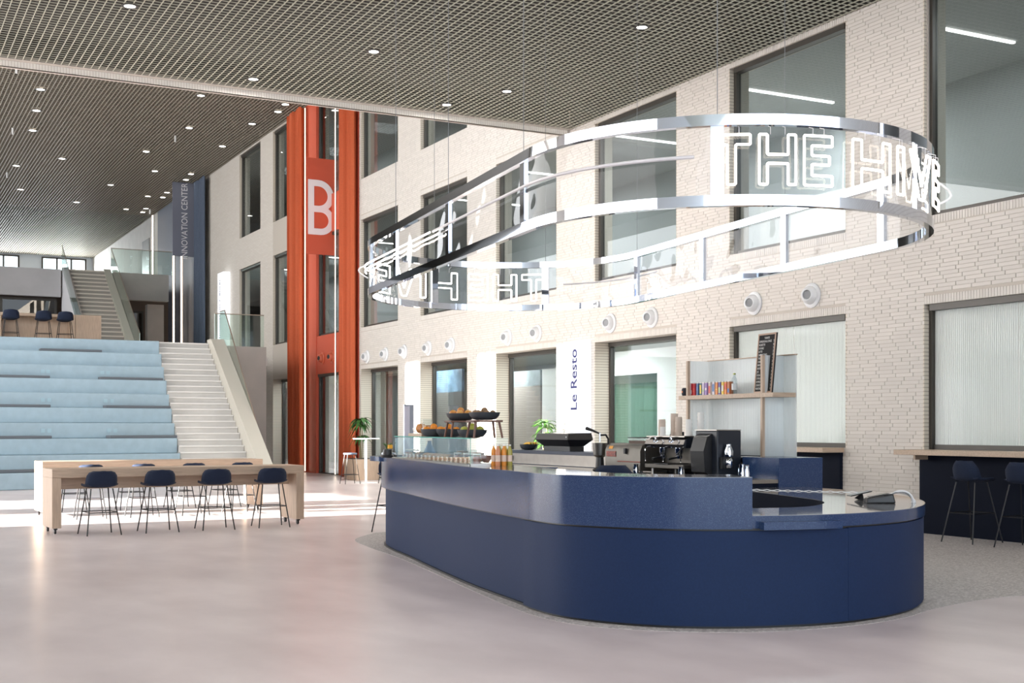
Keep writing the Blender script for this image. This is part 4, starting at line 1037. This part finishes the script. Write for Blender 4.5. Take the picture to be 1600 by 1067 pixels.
fill(738,.20,TOPZ,.155,.08,.042,M_pr,'green_pear','green pear','pear','dark bowl under the walnut stands holding green pears')
def stand(px, x, lab, hh=.155):
    s0 = csolve(px, x); bx, by = cpos(s0, x); t = thing('walnut_stand', lab, 'stand', (bx,by,TOPZ), CRZ, 'walnut riser stands')
    G().box(-.15,-.13,hh,.15,.13,hh+.018).build('top', M_walnut, t, bevel=.004)
    for sx in (-1,1):
        for sy in (-1,1): G().tube([(sx*.12,sy*.10,hh),(sx*.145,sy*.125,0)],[.013,.011],6).build('leg', M_walnut, t)
    return hh+.019
zz = stand(721,.19,'walnut stand on the display case, the farther one'); stand(757,.19,'walnut stand on the display case, the one beside the bottles')
fill(720,.19,TOPZ+.1745,.155,.075,.04,M_ap,'apple','red and yellow apple','apple','farther raised dark bowl holding apples',7)
fill(757,.19,TOPZ+.1745,.155,.075,.034,M_ki,'kiwi','brown kiwi','kiwi','nearer raised dark bowl holding kiwis',8)
s0 = csolve(664,.15); bx, by = cpos(s0,.15)
o = G().box(-.12,-.30,0,.12,.30,.035).build('oak_board', M_oak, bevel=.004); o.location = (bx,by,TOPZ); o.rotation_euler = (0,0,CRZ); tag(o,'thick oak serving board on the far end of the display case','board')
for i, dy in enumerate((-.02,.06,.14)):
    o = G().ball((0,0,.055),.045,10,7,1.2).build('brioche', M_bread, smooth=True); p = (bx+CTN[0]*dy-.03, by+CTN[1]*dy); o.location = (*p,TOPZ+.0355); tag(o,'golden brioche on the oak board, %s from the jar' % ow[i],'brioche','brioches on the oak board')
t = thing('glass_jar', 'glass jar with an open rim on the oak board', 'jar', (bx-CTN[0]*.12,by-CTN[1]*.12,TOPZ+.036)); G().lathe([(.06,0),(.062,.1),(.05,.125),(.065,.16)],n=18,cap1=False).build('body', M_jarg, t, smooth=True); G().lathe([(.052,.005),(.054,.09),(.002,.095)],n=14).build('biscuits', M_bun, t, smooth=True)
for i, dy in enumerate((-.2,.2)):
    o = G().cbox((0,0,.03),(.004,.06,.055),ry=-.3).build('price_tag', M_paper); o.location = (bx+CTN[0]*dy-.08,by+CTN[1]*dy,TOPZ+.0365); o.rotation_euler = (0,0,CRZ); tag(o,'white price tag leaning on the oak board, %s end' % ('near','far')[i],'price tag','price tags')
# juice bottles
jm = [mat('juice_orange', (.75,.28,.04), .25), mat('juice_pink', (.62,.25,.12), .25), mat('juice_yellow', (.75,.50,.08), .25), mat('juice_green', (.40,.35,.08), .25)]
k = 0
for s1, xs in ((-.07,(.24,.30,.36)),(-.13,(.265,.325,.385))):
    for x in xs:
        p = cpos(s1,x-.03); bottle(*p,CT,.205,.025,jm[(k*3)%4],'%s juice bottle by the display case, %s from its front, %s row' % (['orange','green','yellow','pink'][(k)%4] if False else ['orange','green','yellow','pink','orange','green'][k], ow[k%3], 'back' if s1 > -.1 else 'front'),group='juice bottles on the counter',capm=M_paper,lbl=mat('juice_label', (.72,.55,.45), .5)); k += 1
# small planter at the end
t = thing('mini_planter', 'small black pot with a sprig and an orange block at the far counter end', 'planter', (5.78,14.42,CT))
G().lathe([(.075,0),(.08,.03),(.06,.035),(.055,.10),(.002,.10)],n=16).build('pot', M_blackpl, t, smooth=True); G().cbox((.02,-.03,.135),(.05,.06,.045)).build('orange_block', mat('amber_block', (.85,.42,.03), .5), t)
g = G()
for i in range(9): a = i*.7; g.tube([(0,0,.1),(.03*math.cos(a),.03*math.sin(a),.16),(.07*math.cos(a),.07*math.sin(a),.17+.01*(i%3))],[.004,.006,.001],4)
g.build('sprig', M_leaf, t)
o = G().prism([(5.98,13.3),(6.12,13.3),(6.52,11.5),(6.38,11.5)],.30,1.085).build('return_panel', M_navytop, bar)
# staff stool
r = dup(tall,(6.55,10.5,.0045),-.45,'dark stool inside the bar showing its backrest over the counter','staff stools'); r.scale = (1,1,1.06)
# card terminal group
t = thing('card_terminal', 'black wedge shaped card terminal on the low counter', 'terminal', (7.88,8.24,HL+.0045), -.45)
g = G(); g.add([(-.14,-.06,0),(.12,-.06,0),(.12,.06,0),(-.14,.06,0),(-.13,-.05,.045),(.10,-.05,.085),(.10,.05,.085),(-.13,.05,.045)],[(0,3,2,1),(4,5,6,7),(0,1,5,4),(1,2,6,5),(2,3,7,6),(3,0,4,7)]); g.build('body', M_blackpl, t, bevel=.012)
g = G(); g.cbox((-.02,0,.071),(.17,.07,.004),ry=-.172); g.build('screen', mat('screen_black', (.006,.006,.008), .08), t)
t = thing('tablet_stand', 'thin black tilted tablet behind the card terminal', 'tablet', (8.05,8.68,HL+.0045), -.45)
g = G(); g.cbox((0,0,.06),(.20,.13,.010),ry=-.22); g.build('tablet', M_blackpl, t, bevel=.004); G().tube([(0,0,0),(.02,0,.055)],[.05,.012],10).build('foot', M_blackpl, t)
t = thing('cable_bundle', 'loose bundle of white cables hanging over the card terminal', 'cable', (7.93,8.22,HL+.0045), -.45)
for i in range(5):
    r0 = .085+.012*i; pts = []
    for j in range(15):
        a = PI*(j/14)*1.15-.15; pts.append((.09-.10*math.cos(a)*(1+.1*i)+.03, -.03+.018*i+.03*math.sin(a*2+i), max(.006, .105*math.sin(a)*(1-.05*i)+.004)))
    G().tube(pts,.007,6).build('cable', M_whitepl if i != 2 else M_grey, t, smooth=True)
pts = []
for i in range(61):
    f = i/60; x0, y0 = 8.25+(9.0-8.25)*f, 10.75+(9.6-10.75)*f; pts.append((x0+.005*math.cos(i*1.3),y0+.005*math.sin(i*1.3),HL+.0095+.004*math.sin(i*1.3+1)))
tag(G().tube(pts,.004,6).build('twisted_cable', M_whitepl, smooth=True),'twisted white cable lying across the low counter','cable')

# ================================================================ MACHINES ON THE BACK WORKTOP
WZ = .9305
em = thing('espresso_machine', 'chrome two group espresso machine on the back worktop', 'espresso machine', (8.62,12.2,WZ))   # local x = depth (towards the wall), y = along the counter
for xx in (.06,.40):
    for yy in (.1,.75): G().lathe([(.022,0),(.018,.08)],(xx,yy,0),10).build('foot', M_steel, em)
G().box(.0,.02,.081,.46,.84,.13).build('drip_tray', M_dsteel, em, bevel=.006); G().box(.28,.04,.131,.46,.82,.33).build('back_body', M_dsteel, em, bevel=.01)
g = G(); prof = [(.02,.33),(.0,.37),(.02,.425),(.09,.455),(.44,.455),(.46,.43),(.46,.33)]
g.add([(a,.02,b) for a,b in prof]+[(a,.84,b) for a,b in prof], [tuple(range(7)),tuple(range(13,6,-1))]+[(i,7+i,7+(i+1)%7,(i+1)%7) for i in range(7)])
g.build('hood', mat('bright_chrome', (.92,.93,.96), .08, metal=1), em); G().box(.02,.03,.456,.45,.83,.47).build('cup_tray', M_steel, em)
for yy in (.25,.58):
    gh = G(); gh.lathe([(.05,.33),(.05,.28),(.04,.25),(.036,.235)],(.10,yy,0),14); o = gh.build('group_head', M_chrome, em, smooth=True)
    G().lathe([(.038,.20),(.042,.234)],(.10,yy,0),14).build('filter_basket', M_chrome, o); G().tube([(.07,yy,.215),(-.08,yy-.03,.195)],[.012,.015],8).build('portafilter_handle', M_blackpl, o)
    G().tube([(.0+.018*math.cos(i*.4)-.02,yy+.06*math.cos(PI*i/10),.40+.06*math.sin(PI*i/10)) for i in range(11)],.008,6).build('lever_arch', M_chrome, em, smooth=True)
for yy, yb_ in ((.06,.02),(.80,.76),(.42,.38)): G().tube([(.04,yy,.36),(-.02,yy,.30),(-.04,yb_,.16)],.006,6).build('steam_wand', M_chrome, em, smooth=True)
G().box(-.03,.30,.131,.27,.6,.14).build('drip_grid', M_black, em)
gr = thing('coffee_grinder', 'tall black boxed coffee grinder beside the espresso machine', 'grinder', (8.62,11.70,WZ))
G().box(.10,0,0,.44,.42,.535).build('cabinet', mat('grinder_navy', (.010,.014,.024), .4), gr, bevel=.012)
g = G(); g.add([(.099,.1,0),(.0,.1,.06),(-.02,.1,.3),(.03,.1,.46),(.099,.1,.5),(.099,.36,0),(.0,.36,.06),(-.02,.36,.3),(.03,.36,.46),(.099,.36,.5)],[(0,4,3,2,1),(5,6,7,8,9)]+[(i,(i+1)%5,(i+1)%5+5,i+5) for i in range(5)]); g.build('front_housing', M_blackpl, gr)
G().lathe([(.05,.24),(.055,.30),(.03,.36),(.03,.38)],(.22,-.052,0),14).build('chrome_spout', M_chrome, gr, smooth=True); G().box(.13,-.05,.10,.30,-.001,.23).build('dosing_niche', M_black, gr); G().lathe([(.035,.11),(.05,.15),(.045,.2),(.03,.225)],(.22,-.055,0),14).build('chrome_jug', M_chrome, gr, smooth=True)
G().box(.09,.0,.536,.44,.42,.546).build('lid', M_steel, gr)
ov = thing('toaster_oven', 'low brushed steel conveyor oven with a red panel on the back worktop', 'oven', (8.62,13.14,WZ))
g = G(); prof = [(.0,.03),(.0,.28),(.03,.345),(.09,.37),(.5,.37),(.5,.03)]
g.add([(a,0,b) for a,b in prof]+[(a,.82,b) for a,b in prof], [tuple(range(6)),tuple(range(11,5,-1))]+[(i,6+i,6+(i+1)%6,(i+1)%6) for i in range(6)]); g.build('body', M_dsteel, ov, smooth=True)
for xx in (.05,.45):
    for yy in (.05,.77): G().lathe([(.02,0),(.02,.03)],(xx,yy,0),8).build('foot', M_blackpl, ov)
G().box(-.008,.56,.20,-.0005,.78,.27).build('red_panel', mat('oven_red', (.40,.06,.025), .4, noise=.6, scale=40, col2=(.08,.02,.02)), ov); G().box(-.007,.0,.135,-.0005,.52,.15).build('trim_strip', mat('oven_trim', (.22,.04,.02), .4), ov); G().cbox((.012,.70,.315),(.004,.09,.04),ry=.43).build('badge', mat('badge_amber', (.80,.36,.06), .5), ov); G().box(-.03,.30,.24,-.001,.34,.31).build('handle', M_black, ov)
ju = thing('juicer', 'chrome and black lever citrus juicer on the back worktop', 'juicer', (8.66,14.16,WZ))
G().lathe([(.09,0),(.10,.02),(.06,.05),(.05,.18)],n=16).build('base', M_blackpl, ju, smooth=True); G().lathe([(.055,.181),(.085,.21),(.10,.37),(.095,.37),(.08,.22)],n=18,cap1=False).build('cup', M_steel, ju, smooth=True)
G().tube([(.1,.0,.02),(.13,0,.2),(.13,0,.42),(.09,0,.475),(.0,0,.47)],.014,8).build('arm', M_blackpl, ju, smooth=True); G().tube([(.0,0,.38),(.0,0,.50)],.012,8).build('press_rod', M_chrome, ju); G().tube([(.0,.0,.49),(-.05,.09,.53),(-.09,.19,.56)],[.012,.016,.024],8).build('lever', M_blackpl, ju, smooth=True)
for (x,y,h,r,lab) in ((8.57,13.16,.12,.034,'small steel milk jug in front of the oven'),(8.54,12.16,.115,.03,'small steel milk jug beside the grinder'),(8.62,11.12,.17,.035,'tall steel shaker at the near end of the back worktop'),(8.75,11.22,.16,.06,'squat steel pitcher behind the tall shaker')):
    t = thing('steel_jug', lab, 'jug', (x,y,WZ), 0, 'steel jugs'); G().lathe([(r,0),(r*1.02,h*.4),(r*.8,h*.8),(r*.95,h)],n=16).build('body', M_chrome, t, smooth=True); G().tube([(0,r,h*.2),(0,r*1.7,h*.35),(0,r*1.6,h*.75),(0,r*.9,h*.8)],.005,5).build('handle', M_chrome, t, smooth=True)
def cups(x, y, z, h, r, lab, m):
    t = thing('cup_stack', lab, 'cups', (x,y,z), 0, 'stacks of paper cups'); n = int(h/.045)
    for i in range(n):
        zz = h*i/n; G().lathe([(r*1.0,zz),(r*1.03,zz+.010),(r*.93,zz+h/n-.0)],n=14).build('cup', m, t, smooth=True)
M_cup = mat('kraft_cup', (.62,.52,.44), .7)
cups(8.80,12.93,WZ+.4705,.20,.045,'stack of kraft paper cups on the espresso machine, left one',M_cup); cups(8.92,12.84,WZ+.4705,.27,.045,'stack of kraft paper cups on the espresso machine, tallest one',M_cup); cups(8.72,12.80,WZ+.4705,.11,.035,'short stack of white paper cups on the espresso machine',M_paper); cups(8.9,12.72,WZ+.4705,.23,.045,'stack of kraft paper cups on the espresso machine, right one',M_cup); cups(8.86,12.45,WZ+.4705,.20,.042,'stack of white paper cups on the espresso machine next to the grinder',M_paper); cups(8.97,12.36,WZ+.4705,.28,.042,'tall stack of white paper cups on the espresso machine next to the grinder',M_paper)
t = thing('bean_tray', 'glass lidded tray of coffee beans on the steel oven', 'tray', (8.75,13.15,WZ+.3705)); G().box(0,0,0,.25,.45,.035).build('beans', mat('beans', (.10,.05,.03), .6, noise=.6, scale=80), t); G().box(-.01,-.01,.036,.26,.46,.07).build('lid', M_jarg, t); G().tube([(-.01,-.01,.072),(-.01,.46,.072),(.26,.46,.072),(.26,-.01,.072)],.005,4,True).build('rim', M_black, t)
t = thing('receipt_printer', 'black slanted printer between the oven and the cups', 'printer', (9.06,13.05,WZ+.0005)); g = G(); g.add([(0,0,0),(.16,0,0),(.16,.16,0),(0,.16,0),(.02,0,.48),(.16,0,.52),(.16,.13,.52),(.02,.13,.48)],[(0,3,2,1),(4,5,6,7),(0,1,5,4),(1,2,6,5),(2,3,7,6),(3,0,4,7)]); g.build('body', M_blackpl, t, bevel=.008)
G().cbox((.0,.06,.44),(.012,.09,.05)).build('paper_slot', M_dsteel, t)
# ledge: fruit bowl, hood, plug box
LZ2 = 1.1505
bowl(9.46,17.62,LZ2,.145,.085,'black bowl of bananas on the back ledge')
for i in range(4):
    pts = [(9.46+.07*math.cos(a_)*.9+(i-1.5)*.042, 17.62+.11*math.sin(a_)*1.0, LZ2+.075+.05*math.cos(a_)*.6) for a_ in [-1.2+.3*j for j in range(9)]]
    tag(G().tube(pts,[.006,.014,.018,.019,.019,.018,.017,.012,.005],8).build('banana', mat('banana_%d' % (i%2), [(.75,.42,.04),(.42,.36,.05)][i%2], .5), smooth=True),'%s banana in the black bowl on the back ledge, %s one' % (['yellow','greenish'][i%2], ['first','first','second','second'][i]),'banana','bananas on the back ledge')
hd = thing('food_warmer', 'long black flared hood unit standing on the back ledge', 'food warmer', (9.48,16.55,LZ2))
G().box(-.12,-.40,0,.12,.40,.07).build('plinth', M_blackpl, hd)
g = G(); g.add([(-.12,-.40,.071),(.12,-.40,.071),(.12,.40,.071),(-.12,.40,.071),(-.22,-.50,.17),(.22,-.50,.17),(.22,.50,.17),(-.22,.50,.17)],[(0,3,2,1),(4,5,6,7),(0,1,5,4),(1,2,6,5),(2,3,7,6),(3,0,4,7)]); g.build('flare', M_blackpl, hd)
g = G(); g.add([(-.22,-.50,.1705),(.22,-.50,.1705),(.22,.50,.1705),(-.22,.50,.1705),(-.19,-.48,.26),(.2,-.48,.27),(.2,.48,.27),(-.19,.48,.26)],[(0,3,2,1),(4,5,6,7),(0,1,5,4),(1,2,6,5),(2,3,7,6),(3,0,4,7)]); g.build('hood', mat('hood_dark', (.03,.026,.025), .35), hd); G().cbox((-.213,-.45,.21),(.004,.02,.02)).build('button', M_whitepl, hd)
tag(G().box(9.20,17.75,.98,9.233,17.95,1.06).build('socket_box', M_blackpl),'small black socket box on the steel splash','socket')

# ================================================================ PLANTS, TOTEM
def palm(x, y, z0, tiers, lab, m, pot=True, stems=3, drop=1.15):
    t = thing('potted_plant', lab, 'plant', (x,y,z0))
    if pot: G().lathe([(.16,0),(.19,.02),(.21,.34),(.19,.34),(.18,.30),(.002,.30)],n=20).build('pot', M_pot, t, smooth=True)
    zt_ = max(h for h, r in tiers); r_ = random.Random(5)
    for i in range(stems): G().tube([(.03*math.cos(i*2.1),.03*math.sin(i*2.1),.29),(.05*math.cos(i*2.1),.05*math.sin(i*2.1),zt_*.6),(.03*math.cos(i*2.1),.03*math.sin(i*2.1),zt_*(1-.12*i))],[.016,.013,.01],6).build('stem', M_stem, t)
    nL = 0
    for (h, rad) in tiers:
        for i in range(14):
            a = 2*PI*i/14+r_.uniform(-.2,.2); l = rad*r_.uniform(.75,1.1); up_ = r_.uniform(.1,.55); g = G(); vs = []
            for j in range(7):
                f = j/6; d = l*f*math.cos(up_*.8); zz = h + l*(up_*1.4*f - drop*f*f*(1-up_*.5)); ww = .038*math.sin(PI*(.12+.88*f))*rad/.3 + .002
                cx, cy = d*math.cos(a), d*math.sin(a); vs += [(cx-ww*math.sin(a),cy+ww*math.cos(a),zz),(cx,cy,zz-.012),(cx+ww*math.sin(a),cy-ww*math.cos(a),zz)]
            g.add(vs,[(3*j+q,3*j+q+1,3*j+q+4,3*j+q+3) for j in range(6) for q in (0,1)]); g.build('leaf', m, t, smooth=True)
    return t
palm(12.95,34.35,.326,[(.91,.34),(1.24,.36),(1.41,.42)],'tall tiered dracaena plant behind the white standing table',M_leaf,pot=False)
t = thing('planter_box', 'low oak planter box under the dracaena by the orange curtain', 'planter', (12.95,34.3,0)); G().box(-.35,-.5,0,.35,.5,.60).build('box', M_oakv, t, bevel=.01); G().box(-.32,-.47,.601,.32,.47,.615).build('soil', mat('soil', (.05,.035,.025), .9), t)
palm(12.98,23.42,0,[(.95,.28),(1.15,.32),(1.35,.34),(1.5,.34),(1.6,.30)],'bright green sunlit potted plant in front of the brick pier',M_leaf2,stems=4,drop=.75)
t = thing('menu_totem', 'dark standing totem with a pale poster face on the sunlit pier', 'sign', (13.25,31.5,0)); G().box(-.15,-.025,0,.13,.025,2.12).build('body', mat('totem_dark', (.10,.11,.14), .4), t); G().box(-.14,-.03,.3,.01,-.0255,2.08).build('poster', mat('poster_lilac', (.25,.24,.29), .5), t)
